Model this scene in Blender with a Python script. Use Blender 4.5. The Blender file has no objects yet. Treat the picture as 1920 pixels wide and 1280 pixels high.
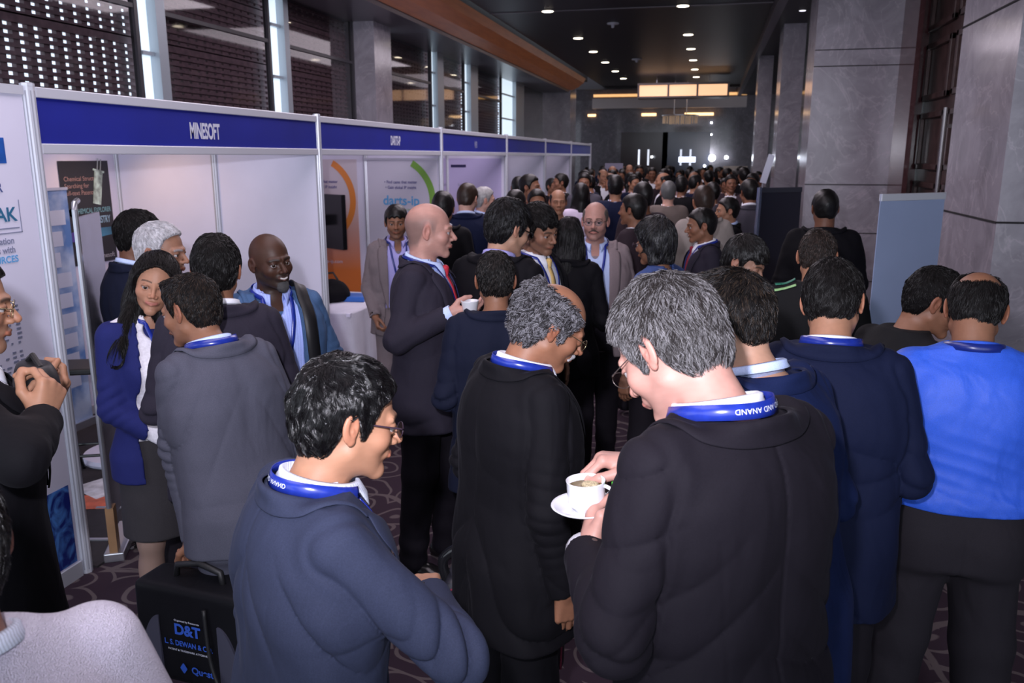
import bpy, math, random
import numpy as np
from mathutils import Vector, Matrix

# ------------------------------------------------------------------ camera, world, flash, exposure
SC = bpy.context.scene
random.seed(7); RNG = np.random.default_rng(7)
FPX = 1543.0
PITCH = math.atan(347 / FPX)
YAW = math.atan(373 * math.cos(PITCH) / FPX)
CAM_H = 2.09
cd = bpy.data.cameras.new('camera'); cd.sensor_width = 36.0; cd.lens = FPX / 1920 * 36.0
cd.clip_start = 0.05; cd.clip_end = 200
cam = bpy.data.objects.new('camera', cd); SC.collection.objects.link(cam)
cam.location = (0, 0, CAM_H)
cam.rotation_euler = (math.pi / 2 - PITCH, 0, YAW)
SC.camera = cam
cd.dof.use_dof = True; cd.dof.focus_distance = 2.3; cd.dof.aperture_fstop = 6.3

SC.view_settings.view_transform = 'Standard'; SC.view_settings.look = 'None'
SC.view_settings.gamma = 1.0; SC.view_settings.use_curve_mapping = False
SC.view_settings.exposure = 0.22

wd = bpy.data.worlds.new('world'); SC.world = wd; wd.use_nodes = True
bg = wd.node_tree.nodes['Background']
bg.inputs[0].default_value = (0.80, 0.88, 1.0, 1); bg.inputs[1].default_value = 1.6

def light(name, typ, loc, energy, color, rot=(0, 0, 0), **kw):
    l = bpy.data.lights.new(name, typ); l.energy = energy; l.color = color
    for k, v in kw.items(): setattr(l, k, v)
    o = bpy.data.objects.new(name, l); o.location = loc; o.rotation_euler = rot
    SC.collection.objects.link(o); return o

# the photographer's flash, on the camera's shoe, 0.22 m over the lens, zoom head aimed down the hall
light('camera_flash', 'SPOT', (-0.14, -0.05, 2.31), 330, (0.89, 0.87, 1.0),
      rot=(math.radians(90 + 3), 0, YAW), spot_size=math.radians(106), spot_blend=0.9, shadow_soft_size=0.035)
# the hall's own light: ceiling coves and downlights read as broad soft sources under the ceiling
for (x, y, sx, sy, e) in [(-1.7, 2.6, 2.0, 5.0, 80), (-1.7, 9.5, 2.0, 6.0, 150), (-1.7, 18.0, 2.0, 7.0, 85), (-1.7, 26.0, 2.0, 5.0, 20)]:
    light('hall_ceiling_light', 'AREA', (x, y, 4.40), e, (0.98, 0.85, 0.96), shape='RECTANGLE', size=sx, size_y=sy)

_F = np.array([-math.sin(YAW) * math.cos(PITCH), math.cos(YAW) * math.cos(PITCH), -math.sin(PITCH)])
_R = np.array([math.cos(YAW), math.sin(YAW), 0.0]); _U = np.cross(_R, _F); _C = np.array([0, 0, CAM_H])
def at(px, py, D):
    """point seen at pixel (px, py) of the 1920x1280 frame, D metres in front of the camera"""
    return _C + (_F * FPX + _R * (px - 960) - _U * (py - 640)) / FPX * D

# ------------------------------------------------------------------ materials
MATS = {}
def new_mat(name):
    m = bpy.data.materials.new(name); m.use_nodes = True
    return m, m.node_tree.nodes, m.node_tree.links, m.node_tree.nodes['Principled BSDF']
def mat(name, col, rough=0.5, metal=0.0, spec=0.5, noise=None, bump=None, emit=None, sheen=0.0, coat=0.0, mix=None, ani=None, sss=0):
    """plain procedural surface: base colour varied by noise (scale, amount), bump (scale, strength, distance)"""
    if name in MATS: return MATS[name]
    m, N, L, b = new_mat(name)
    b.inputs['Base Color'].default_value = (*col, 1); b.inputs['Roughness'].default_value = rough
    b.inputs['Metallic'].default_value = metal; b.inputs['Specular IOR Level'].default_value = spec
    if sheen: b.inputs['Sheen Weight'].default_value = sheen; b.inputs['Sheen Roughness'].default_value = 0.4
    if coat: b.inputs['Coat Weight'].default_value = coat; b.inputs['Coat Roughness'].default_value = 0.08
    tc = N.new('ShaderNodeTexCoord')
    if noise:
        n = N.new('ShaderNodeTexNoise'); n.inputs['Scale'].default_value = noise[0]; n.inputs['Detail'].default_value = 6
        L.new(tc.outputs['Object'], n.inputs['Vector'])
        r = N.new('ShaderNodeMapRange'); r.inputs[1].default_value = 0.3; r.inputs[2].default_value = 0.7
        r.inputs[3].default_value = 1 - noise[1]; r.inputs[4].default_value = 1 + noise[1]
        L.new(n.outputs['Fac'], r.inputs[0])
        v = N.new('ShaderNodeVectorMath'); v.operation = 'SCALE'; v.inputs[0].default_value = col
        L.new(r.outputs[0], v.inputs['Scale']); L.new(v.outputs[0], b.inputs['Base Color'])
    if bump:
        n2 = N.new('ShaderNodeTexNoise'); n2.inputs['Scale'].default_value = bump[0]; n2.inputs['Detail'].default_value = 4
        L.new(tc.outputs['Object'], n2.inputs['Vector'])
        bp = N.new('ShaderNodeBump'); bp.inputs['Strength'].default_value = bump[1]; bp.inputs['Distance'].default_value = bump[2]
        L.new(n2.outputs['Fac'], bp.inputs['Height']); L.new(bp.outputs[0], b.inputs['Normal'])
    if emit:
        b.inputs['Emission Color'].default_value = (*emit[0], 1); b.inputs['Emission Strength'].default_value = emit[1]
    MATS[name] = m; return m

def cloth_mat(name, col, rough=0.8, weave=900, sheen=0.03, stripe=None, wr=0.45, wrs=7.0, spec=0.14, blotch=0.08, fuzz=0):
    """woven cloth: fine weave bump, soft wrinkle bump, optional pinstripe (period, strength)"""
    if name in MATS: return MATS[name]
    m, N, L, b = new_mat(name)
    b.inputs['Roughness'].default_value = rough; b.inputs['Specular IOR Level'].default_value = spec
    b.inputs['Sheen Weight'].default_value = sheen; b.inputs['Sheen Roughness'].default_value = 0.35
    b.inputs['Sheen Tint'].default_value = (min(1, col[0] * 3 + .3), min(1, col[1] * 3 + .3), min(1, col[2] * 3 + .35), 1)
    tc = N.new('ShaderNodeTexCoord')
    n = N.new('ShaderNodeTexNoise'); n.inputs['Scale'].default_value = 9; n.inputs['Detail'].default_value = 3
    L.new(tc.outputs['Object'], n.inputs['Vector'])
    w = N.new('ShaderNodeTexNoise'); w.inputs['Scale'].default_value = weave * 0.4; w.inputs['Detail'].default_value = 1
    L.new(tc.outputs['Object'], w.inputs['Vector'])
    a = N.new('ShaderNodeMath'); a.operation = 'MULTIPLY_ADD'; a.inputs[1].default_value = blotch * 2; a.inputs[2].default_value = 1 - blotch * 2
    L.new(n.outputs['Fac'], a.inputs[0])
    a2 = N.new('ShaderNodeMath'); a2.operation = 'MULTIPLY_ADD'; a2.inputs[1].default_value = 0.5
    L.new(w.outputs['Fac'], a2.inputs[0]); L.new(a.outputs[0], a2.inputs[2])
    last = a2
    if stripe:
        sp = N.new('ShaderNodeSeparateXYZ'); L.new(tc.outputs['Object'], sp.inputs[0])
        s1 = N.new('ShaderNodeMath'); s1.operation = 'PINGPONG'; s1.inputs[1].default_value = stripe[0] / 2
        L.new(sp.outputs[0], s1.inputs[0])
        s2 = N.new('ShaderNodeMath'); s2.operation = 'LESS_THAN'; s2.inputs[1].default_value = stripe[0] * stripe[2] if len(stripe) > 2 else stripe[0] * 0.07
        L.new(s1.outputs[0], s2.inputs[0])
        s3 = N.new('ShaderNodeMath'); s3.operation = 'MULTIPLY_ADD'; s3.inputs[1].default_value = stripe[1]
        L.new(s2.outputs[0], s3.inputs[0]); L.new(a2.outputs[0], s3.inputs[2]); last = s3
    v = N.new('ShaderNodeVectorMath'); v.operation = 'SCALE'; v.inputs[0].default_value = col
    L.new(last.outputs[0], v.inputs['Scale']); L.new(v.outputs[0], b.inputs['Base Color'])
    # wrinkles: stretched noise
    mp = N.new('ShaderNodeMapping'); mp.inputs['Scale'].default_value = (1, 1, 0.55); L.new(tc.outputs['Object'], mp.inputs['Vector'])
    n3 = N.new('ShaderNodeTexNoise'); n3.inputs['Scale'].default_value = wrs; n3.inputs['Detail'].default_value = 2.5; n3.inputs['Distortion'].default_value = 0.6
    L.new(mp.outputs[0], n3.inputs['Vector'])
    b1 = N.new('ShaderNodeBump'); b1.inputs['Strength'].default_value = wr; b1.inputs['Distance'].default_value = 0.035
    L.new(n3.outputs['Fac'], b1.inputs['Height'])
    b2 = N.new('ShaderNodeBump'); b2.inputs['Strength'].default_value = 0.18 + fuzz; b2.inputs['Distance'].default_value = 0.001 + fuzz * .0012
    L.new(w.outputs['Fac'], b2.inputs['Height']); L.new(b1.outputs[0], b2.inputs['Normal']); L.new(b2.outputs[0], b.inputs['Normal'])
    MATS[name] = m; return m

def attr_mat(name, rough=0.5, sss=0.0, spec=0.5, bump=None, tint=(1, 1, 1)):
    """surface whose own colour varies over the thing (skin with lips and brows, greying hair): colour attribute 'col'"""
    if name in MATS: return MATS[name]
    m, N, L, b = new_mat(name)
    a = N.new('ShaderNodeAttribute'); a.attribute_name = 'col'
    L.new(a.outputs['Color'], b.inputs['Base Color'])
    b.inputs['Roughness'].default_value = rough; b.inputs['Specular IOR Level'].default_value = spec
    if sss:
        b.inputs['Subsurface Weight'].default_value = sss; b.inputs['Subsurface Radius'].default_value = (1.0, 0.4, 0.25)
        b.inputs['Subsurface Scale'].default_value = 0.004
    if bump:
        tc = N.new('ShaderNodeTexCoord'); n2 = N.new('ShaderNodeTexNoise'); n2.inputs['Scale'].default_value = bump[0]; n2.inputs['Detail'].default_value = 3
        L.new(tc.outputs['Object'], n2.inputs['Vector'])
        bp = N.new('ShaderNodeBump'); bp.inputs['Strength'].default_value = bump[1]; bp.inputs['Distance'].default_value = bump[2]
        L.new(n2.outputs['Fac'], bp.inputs['Height']); L.new(bp.outputs[0], b.inputs['Normal'])
    MATS[name] = m; return m

# ------------------------------------------------------------------ object helpers
def tag(o, label=None, cat=None, group=None, kind=None):
    if label: o['label'] = label
    if cat: o['category'] = cat
    if group: o['group'] = group
    if kind: o['kind'] = kind
    return o
def link(o, parent=None):
    SC.collection.objects.link(o)
    if parent is not None: o.parent = parent
    return o
def thing(name, label, cat, loc=(0, 0, 0), rz=0.0, group=None):
    o = bpy.data.objects.new(name, None); link(o); o.empty_display_size = 0.1
    o.location = loc; o.rotation_euler = (0, 0, rz); return tag(o, label, cat, group)
def mesh_obj(name, V, F, material, parent=None, smooth=False, mats=None, midx=None, col=None):
    me = bpy.data.meshes.new(name)
    V = np.asarray(V, dtype=np.float32)
    if isinstance(F, np.ndarray):
        n = len(F); k = F.shape[1]
        me.vertices.add(len(V)); me.vertices.foreach_set('co', V.ravel())
        me.loops.add(n * k); me.loops.foreach_set('vertex_index', F.astype(np.int32).ravel())
        me.polygons.add(n); me.polygons.foreach_set('loop_start', np.arange(0, n * k, k, dtype=np.int32))
        me.polygons.foreach_set('loop_total', np.full(n, k, dtype=np.int32))
        me.update(calc_edges=True)
    else:
        me.from_pydata([tuple(map(float, v)) for v in V], [], F); me.update()
    for mm in (mats or [material]): me.materials.append(mm)
    if midx is not None: me.polygons.foreach_set('material_index', np.asarray(midx, dtype=np.int32))
    if smooth: me.polygons.foreach_set('use_smooth', np.ones(len(me.polygons), dtype=bool))
    if col is not None:
        ca = me.color_attributes.new('col', 'FLOAT_COLOR', 'POINT')
        c4 = np.ones((len(V), 4), dtype=np.float32); c4[:, :3] = col; ca.data.foreach_set('color', c4.ravel())
    o = bpy.data.objects.new(name, me); link(o, parent); return o

class MB:
    """collects boxes, tubes and lathes; build() links them as one mesh"""
    def __init__(s): s.v = []; s.f = []; s.m = []; s.cur = 0
    def add(s, V, F):
        o = len(s.v); s.v += [tuple(map(float, p)) for p in V]; s.f += [tuple(o + i for i in f) for f in F]; s.m += [s.cur] * len(F); return s
    def box(s, x0, x1, y0, y1, z0, z1, M=None):
        V = [(x, y, z) for x in (x0, x1) for y in (y0, y1) for z in (z0, z1)]
        if M is not None: V = [tuple(M @ Vector(p)) for p in V]
        return s.add(V, [(0, 1, 3, 2), (4, 6, 7, 5), (0, 4, 5, 1), (2, 3, 7, 6), (0, 2, 6, 4), (1, 5, 7, 3)])
    def quad(s, a, b, c, d): return s.add([a, b, c, d], [(0, 1, 2, 3)])
    def tube(s, pts, r, n=8, closed=False, M=None):
        P = [Vector(p) for p in pts]; K = len(P); V = []
        for i, p in enumerate(P):
            t = (P[(i + 1) % K] - P[i - 1]) if closed else (P[min(i + 1, K - 1)] - P[max(i - 1, 0)])
            t.normalize(); a = t.orthogonal() if i == 0 else (ax - t * ax.dot(t)); a.normalize(); ax = a; b = t.cross(a)
            rr = r[i] if isinstance(r, (list, tuple)) else r
            for j in range(n):
                q = p + (a * math.cos(2 * math.pi * j / n) + b * math.sin(2 * math.pi * j / n)) * rr
                V.append(tuple(M @ q) if M is not None else tuple(q))
        F = []
        for i in range(K if closed else K - 1):
            i2 = (i + 1) % K
            for j in range(n): F.append((i * n + j, i * n + (j + 1) % n, i2 * n + (j + 1) % n, i2 * n + j))
        if not closed: F += [tuple(range(n))[::-1], tuple((K - 1) * n + j for j in range(n))]
        return s.add(V, F)
    def lathe(s, prof, c=(0, 0, 0), n=32, M=None):
        V = []; K = len(prof)
        for (r, z) in prof:
            for j in range(n):
                a = 2 * math.pi * j / n; q = Vector((c[0] + r * math.cos(a), c[1] + r * math.sin(a), c[2] + z))
                V.append(tuple(M @ q) if M is not None else tuple(q))
        F = [(i * n + j, i * n + (j + 1) % n, (i + 1) * n + (j + 1) % n, (i + 1) * n + j) for i in range(K - 1) for j in range(n)]
        if prof[0][0] > 1e-5: F.append(tuple(range(n))[::-1])
        if prof[-1][0] > 1e-5: F.append(tuple((K - 1) * n + j for j in range(n)))
        return s.add(V, F)
    def build(s, name, material, parent=None, smooth=False, mats=None, bevel=0):
        o = mesh_obj(name, s.v, s.f, material, parent, smooth, mats=mats, midx=s.m if mats else None)
        if bevel:
            b = o.modifiers.new('bevel', 'BEVEL'); b.width = bevel; b.segments = 2; b.limit_method = 'ANGLE'
        return o
def struct(name, mb, m, **kw):
    o = mb.build(name, m, **kw) if isinstance(mb, MB) else mb
    o['kind'] = 'structure'; return o

def text_polys(s, size=1.0, sx=1.0, offset=0.0, space=1.0, align='CENTER'):
    """outline letters as triangles: (verts Nx2, faces)"""
    c = bpy.data.curves.new('t', 'FONT'); c.body = s; c.size = size; c.align_x = align; c.align_y = 'CENTER'; c.offset = offset; c.space_character = space
    o = bpy.data.objects.new('t', c); SC.collection.objects.link(o)
    me = o.to_mesh(); V = [(v.co.x * sx, v.co.y) for v in me.vertices]; F = [tuple(p.vertices) for p in me.polygons]
    o.to_mesh_clear(); bpy.data.objects.remove(o); bpy.data.curves.remove(c)
    return V, F
def add_text(mb, s, org, ux, uy, size, sx=1.0, offset=0.0, space=1.0, align='CENTER', lift=0.0):
    V, F = text_polys(s, size, sx, offset, space, align)
    ux, uy, org = Vector(ux).normalized(), Vector(uy).normalized(), Vector(org)
    n = ux.cross(uy) * lift
    mb.add([org + ux * a + uy * b + n for a, b in V], F); return mb
# ------------------------------------------------------------------ the setting
def carpet_mat():
    m, N, L, b = new_mat('patterned_carpet')
    tc = N.new('ShaderNodeTexCoord')
    ns = N.new('ShaderNodeTexNoise'); ns.inputs['Scale'].default_value = 2.2; ns.inputs['Detail'].default_value = 1
    L.new(tc.outputs['Object'], ns.inputs['Vector'])
    mx = N.new('ShaderNodeMix'); mx.data_type = 'VECTOR'; mx.inputs[0].default_value = 0.22
    L.new(tc.outputs['Object'], mx.inputs[4]); L.new(ns.outputs['Color'], mx.inputs[5])
    vo = N.new('ShaderNodeTexVoronoi'); vo.voronoi_dimensions = '2D'; vo.inputs['Scale'].default_value = 4.4; vo.inputs['Randomness'].default_value = 0.9
    L.new(mx.outputs[1], vo.inputs['Vector'])
    ve = N.new('ShaderNodeTexVoronoi'); ve.voronoi_dimensions = '2D'; ve.feature = 'DISTANCE_TO_EDGE'; ve.inputs['Scale'].default_value = 4.4; ve.inputs['Randomness'].default_value = 0.9
    L.new(mx.outputs[1], ve.inputs['Vector'])
    def band(src, per, width):
        p = N.new('ShaderNodeMath'); p.operation = 'PINGPONG'; p.inputs[1].default_value = per; L.new(src, p.inputs[0])
        q = N.new('ShaderNodeMapRange'); q.inputs[1].default_value = width; q.inputs[2].default_value = width * 1.35; q.inputs[3].default_value = 1; q.inputs[4].default_value = 0
        L.new(p.outputs[0], q.inputs[0]); return q.outputs[0]
    b1 = band(vo.outputs['Distance'], 0.17, 0.026)
    c1 = N.new('ShaderNodeMapRange'); c1.inputs[1].default_value = 0.07; c1.inputs[2].default_value = 0.10; c1.inputs[3].default_value = 1; c1.inputs[4].default_value = 0
    L.new(vo.outputs['Distance'], c1.inputs[0])
    mxx = N.new('ShaderNodeMath'); mxx.operation = 'MAXIMUM'; L.new(b1, mxx.inputs[0]); L.new(c1.outputs[0], mxx.inputs[1])
    # bigger curls over them
    v2 = N.new('ShaderNodeTexVoronoi'); v2.voronoi_dimensions = '2D'; v2.inputs['Scale'].default_value = 1.1; L.new(mx.outputs[1], v2.inputs['Vector'])
    b2 = band(v2.outputs['Distance'], 0.21, 0.013)
    m2 = N.new('ShaderNodeMath'); m2.operation = 'MAXIMUM'; L.new(mxx.outputs[0], m2.inputs[0]); L.new(b2, m2.inputs[1])
    cm = N.new('ShaderNodeMix'); cm.data_type = 'RGBA'
    cm.inputs[6].default_value = (0.050, 0.033, 0.048, 1); cm.inputs[7].default_value = (0.150, 0.122, 0.128, 1)
    L.new(m2.outputs[0], cm.inputs[0]); L.new(cm.outputs[2], b.inputs['Base Color'])
    b.inputs['Roughness'].default_value = 0.95; b.inputs['Specular IOR Level'].default_value = 0.1
    n2 = N.new('ShaderNodeTexNoise'); n2.inputs['Scale'].default_value = 500; L.new(tc.outputs['Object'], n2.inputs['Vector'])
    bp = N.new('ShaderNodeBump'); bp.inputs['Strength'].default_value = 0.5; bp.inputs['Distance'].default_value = 0.004
    L.new(n2.outputs['Fac'], bp.inputs['Height']); L.new(bp.outputs[0], b.inputs['Normal'])
    return m
def marble_mat(name, base, vein, rough=0.16, scale=1.0, dark=0.6, spec=0.5):
    m, N, L, b = new_mat(name)
    tc = N.new('ShaderNodeTexCoord')
    n = N.new('ShaderNodeTexNoise'); n.inputs['Scale'].default_value = 2.2 * scale; n.inputs['Detail'].default_value = 9; n.inputs['Roughness'].default_value = 0.62; n.inputs['Distortion'].default_value = 1.2
    L.new(tc.outputs['Object'], n.inputs['Vector'])
    r = N.new('ShaderNodeValToRGB'); r.color_ramp.elements[0].position = 0.3; r.color_ramp.elements[1].position = 0.75
    r.color_ramp.elements[0].color = (*[c * dark for c in base], 1); r.color_ramp.elements[1].color = (*base, 1)
    L.new(n.outputs['Fac'], r.inputs[0])
    w = N.new('ShaderNodeTexNoise'); w.inputs['Scale'].default_value = 1.3 * scale; w.inputs['Detail'].default_value = 5; w.inputs['Distortion'].default_value = 2.5
    L.new(tc.outputs['Object'], w.inputs['Vector'])
    a = N.new('ShaderNodeMath'); a.operation = 'SUBTRACT'; a.inputs[1].default_value = 0.5; L.new(w.outputs['Fac'], a.inputs[0])
    a2 = N.new('ShaderNodeMath'); a2.operation = 'ABSOLUTE'; L.new(a.outputs[0], a2.inputs[0])
    q = N.new('ShaderNodeMapRange'); q.inputs[1].default_value = 0.0; q.inputs[2].default_value = 0.018; q.inputs[3].default_value = 0.5; q.inputs[4].default_value = 0.0
    L.new(a2.outputs[0], q.inputs[0])
    nm = N.new('ShaderNodeMath'); nm.operation = 'MULTIPLY'; L.new(q.outputs[0], nm.inputs[0]); L.new(n.outputs['Fac'], nm.inputs[1])
    cm = N.new('ShaderNodeMix'); cm.data_type = 'RGBA'; L.new(nm.outputs[0], cm.inputs[0]); L.new(r.outputs[0], cm.inputs[6]); cm.inputs[7].default_value = (*vein, 1)
    L.new(cm.outputs[2], b.inputs['Base Color'])
    b.inputs['Roughness'].default_value = rough; b.inputs['Specular IOR Level'].default_value = spec
    return m
M_white = mat('white_laminate', (0.79, 0.775, 0.94), 0.5, noise=(3, 0.03))
M_alu = mat('white_aluminium', (0.72, 0.74, 0.82), 0.32, metal=0.25)
M_blue = mat('fascia_blue', (0.010, 0.018, 0.28), 0.45, noise=(2, 0.12))
M_silver = mat('brushed_silver', (0.62, 0.63, 0.68), 0.28, metal=0.85)
M_black = mat('matte_black', (0.012, 0.012, 0.014), 0.5)
M_gloss = mat('gloss_black', (0.010, 0.010, 0.012), 0.15)
M_wood = mat('dark_lattice_wood', (0.21, 0.115, 0.12), 0.5, noise=(14, 0.3))
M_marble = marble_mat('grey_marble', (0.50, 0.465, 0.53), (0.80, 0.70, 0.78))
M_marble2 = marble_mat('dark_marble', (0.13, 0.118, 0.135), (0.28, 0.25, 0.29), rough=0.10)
M_ceil = mat('dark_ceiling', (0.020, 0.015, 0.020), 0.42, spec=0.3, noise=(2, 0.15))
M_groove = mat('groove_black', (0.02, 0.018, 0.02), 0.8)

struct('floor', MB().box(-12, 9, -3, 38, -0.12, 0), carpet_mat())
# booth platform carpet: a dark mat inside the first booths, with silver edging
mat_dark = mat('dark_booth_mat', (0.022, 0.017, 0.022), 0.9, noise=(30, 0.2), bump=(300, .3, .003))
for (a, c) in [(3.32, 6.12)]:
    o = MB().box(-4.86, -3.0, a, c, 0.0, 0.012).build('floor_mat', mat_dark)
    tag(o, 'dark mat covering the floor inside the first booth behind the blue fascia', 'mat')
# ceiling: main slab, raised darker strip over the right side, bulkheads
struct('ceiling', MB().box(-3.85, 0.85, -3, 30.5, 4.5, 4.7), M_ceil)
struct('ceiling_side_left', MB().box(-7.5, -3.95, -3, 27.2, 4.40, 4.6), M_ceil)
struct('ceiling_side_right', MB().box(0.98, 9, -3, 38, 4.36, 4.6), M_ceil)
struct('ceiling_edge_right', MB().box(0.85, 0.98, -3, 38, 4.30, 4.7), mat('ceiling_edge', (0.10, 0.085, 0.105), 0.35))
struct('ceiling_far', MB().box(-7, 0.85, 30.5, 38, 4.95, 5.1), mat('far_ceiling', (0.20, 0.15, 0.13), 0.5))
struct('trim_ceiling_joint', MB().box(-3.85, 0.85, 14.6, 14.66, 4.485, 4.5).box(-3.85, 0.85, 9.4, 9.46, 4.485, 4.5), mat('joint', (0.12, 0.10, 0.12), 0.4))
# warm timber cove along the left side of the hall
def cove_mat():
    m, N, L, b = new_mat('glowing_timber_cove')
    tc = N.new('ShaderNodeTexCoord'); mp = N.new('ShaderNodeMapping'); mp.inputs['Scale'].default_value = (6, .6, 6); L.new(tc.outputs['Object'], mp.inputs[0])
    n = N.new('ShaderNodeTexNoise'); n.inputs['Scale'].default_value = 3; n.inputs['Detail'].default_value = 5; L.new(mp.outputs[0], n.inputs['Vector'])
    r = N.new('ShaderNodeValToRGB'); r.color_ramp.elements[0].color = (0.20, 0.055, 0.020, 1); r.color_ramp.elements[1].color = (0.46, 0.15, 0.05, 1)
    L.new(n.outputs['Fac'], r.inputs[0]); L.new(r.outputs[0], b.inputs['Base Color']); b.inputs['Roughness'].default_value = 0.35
    b.inputs['Emission Strength'].default_value = 0.10; L.new(r.outputs[0], b.inputs['Emission Color'])  # faint glow in the timber stands in for the orange light on it
    return m
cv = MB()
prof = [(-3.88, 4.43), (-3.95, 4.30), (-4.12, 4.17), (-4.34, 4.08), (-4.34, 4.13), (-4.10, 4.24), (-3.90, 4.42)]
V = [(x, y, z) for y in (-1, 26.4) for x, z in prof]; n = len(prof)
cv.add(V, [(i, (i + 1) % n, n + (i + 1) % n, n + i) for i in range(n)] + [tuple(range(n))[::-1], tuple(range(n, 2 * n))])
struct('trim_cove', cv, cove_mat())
struct('ceiling_soffit', MB().box(-7.5, -4.36, -3, 27.2, 4.02, 4.14), mat('soffit', (0.12, 0.105, 0.12), 0.3))

# left side: window wall X=-5.25 with silver mullions, marble piers and wooden lattice beyond the glass
XW = -5.25
def sky_glass():
    m, N, L, b = new_mat('window_glass'); b.inputs['Base Color'].default_value = (0.6, 0.62, 0.7, 1)
    b.inputs['Roughness'].default_value = 0.03; b.inputs['Transmission Weight'].default_value = 0.0
    N.remove(b); g = N.new('ShaderNodeBsdfGlossy'); g.inputs['Roughness'].default_value = 0.04; g.inputs['Color'].default_value = (1, 1, 1, 1)
    t = N.new('ShaderNodeBsdfTransparent'); t.inputs['Color'].default_value = (0.82, 0.88, 0.95, 1)
    f = N.new('ShaderNodeFresnel'); f.inputs['IOR'].default_value = 1.5
    x = N.new('ShaderNodeMixShader'); L.new(f.outputs[0], x.inputs[0]); L.new(t.outputs[0], x.inputs[1]); L.new(g.outputs[0], x.inputs[2])
    L.new(x.outputs[0], N['Material Output'].inputs['Surface']); return m
M_glass = sky_glass()
M_mull = mat('mullion_grey', (0.42, 0.47, 0.52), 0.35, metal=0.4)
M_day = mat('frosted_daylight_glass', (0.8, 0.9, 1.0), 0.5, emit=((0.74, 0.88, 1.0), 0.8))
bays = [(1.2, 7.05), (7.40, 9.48), (9.86, 11.93), (13.27, 15.50), (16.06, 17.70), (18.55, 21.0)]
for i, (a, c) in enumerate(bays):
    o = MB().quad((XW, a, 0), (XW, c, 0), (XW, c, 4.3), (XW, a, 4.3)).build(f'window_{i+1}', M_glass); o['kind'] = 'structure'
    fr = MB()
    for y in (a, c): fr.box(XW - .03, XW + .03, y - .025, y + .025, 0, 4.2)
    fr.box(XW - .025, XW + .025, a, c, 3.42, 3.46)
    fr.build('window_frame', mat('dark_frame', (0.05, 0.045, 0.055), 0.35), o)
    # timber lattice standing outside the glass
    lat = MB(); d = 0.045 if i == 0 else 0.075
    y = a + .04
    yend = c + .22
    k = 0
    while y < yend:
        thick = 0.068 if i == 0 else 0.112
        lat.box(XW - .12 - d, XW - .12, y, y + thick, 1.7, 4.15); y += 0.155; k += 1
    z = 1.75
    while z < 4.15:
        lat.box(XW - .10 - d, XW - .10, a, yend, z, z + (0.075 if abs((z * 100) % 62) < 6 else 0.030)); z += 0.062
    lat.build('window_lattice', M_wood, o)
# bright slits of frosted glass and silver posts between the bays
posts = [(7.07, 7.24, 7.38), (9.50, 9.72, 9.84), (12.70, 13.12, 13.24), (15.52, 15.66, 16.04), (17.73, 17.95, 18.53), (21.05, 22.3, 23.3)]
for i, (a, b_, c) in enumerate(posts):
    o = MB().box(XW - .02, XW, a, b_, 0, 4.1).build(f'window_{len(bays)+i+1}', M_day); o['kind'] = 'structure'
    fr = MB().box(XW - .05, XW + .10, b_, c, 0, 4.12)
    for z in (3.02, 3.62): fr.box(XW - .01, XW + .05, a, b_, z, z + .035)
    fr.build('window_mullion', M_mull, o)
struct('wall_left_pier', MB().box(XW - .25, XW + .35, 11.95, 12.62, 0, 4.12), M_marble)
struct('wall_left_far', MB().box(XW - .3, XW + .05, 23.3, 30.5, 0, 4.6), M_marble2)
struct('wall_left_column', MB().box(XW - .3, -4.32, 26.2, 27.3, 0, 4.5), M_marble)
struct('wall_outside', MB().box(-8.6, -8.5, 13.5, 28, 0, 5.5), mat('outside_wall', (0.08, 0.07, 0.075), 0.8))

# right side: marble columns and the tall timber door in its red stone jamb
def joints(mb, x0, x1, y, zs, t=.006):
    for z in zs: mb.box(x0, x1, y - .004, y, z - t, z + t)
zs = [0.06, 0.38, 1.05, 1.71, 3.27, 3.48]
struct('wall_right_column', MB().box(1.29, 2.36, 12.27, 13.2, 0, 4.4), M_marble)
g = MB(); joints(g, 1.29, 2.36, 12.27, zs); struct('trim_column_joints', g, M_groove)
struct('wall_right_column_far', MB().box(1.14, 1.52, 16.0, 16.9, 0, 4.4).box(0.98, 1.3, 20.8, 21.6, 0, 4.4), M_marble)
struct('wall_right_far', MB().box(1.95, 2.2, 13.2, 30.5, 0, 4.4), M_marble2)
struct('wall_right_jamb', MB().box(2.36, 2.62, 11.95, 12.27, 0, 4.4).box(2.36, 2.42, 11.4, 11.95, 0, 4.4), marble_mat('red_stone', (0.115, 0.045, 0.05), (0.18, 0.09, 0.1), rough=0.12))
struct('wall_right_near', MB().box(2.31, 6.0, 7.54, 9.2, 0, 4.4), M_marble)
g = MB()
for z in (1.56, 3.3): g.box(2.30, 2.31, 7.54, 9.2, z - .008, z + .008); g.box(2.30, 6.0, 7.532, 7.54, z - .008, z + .008)
struct('trim_pier_joints', g, M_groove)
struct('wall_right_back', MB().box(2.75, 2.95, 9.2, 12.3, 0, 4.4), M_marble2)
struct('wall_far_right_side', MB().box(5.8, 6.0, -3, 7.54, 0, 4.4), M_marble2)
M_door = mat('dark_timber_door', (0.085, 0.048, 0.046), 0.28, noise=(9, 0.35))
dr = MB().box(2.64, 2.74, 9.25, 12.25, 0, 4.36)
d_o = dr.build('door_1', M_door); d_o['kind'] = 'structure'
dp = MB()
for j in range(5):
    z0 = 0.25 + j * 0.84
    for (y0, y1) in [(9.5, 10.55), (10.75, 11.9)]:
        for (aa, bb, cc, ee) in [(y0, y1, z0, z0 + .07), (y0, y1, z0 + .62, z0 + .69), (y0, y0 + .08, z0, z0 + .69), (y1 - .08, y1, z0, z0 + .69)]:
            dp.box(2.59, 2.64, aa, bb, cc, ee)
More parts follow.
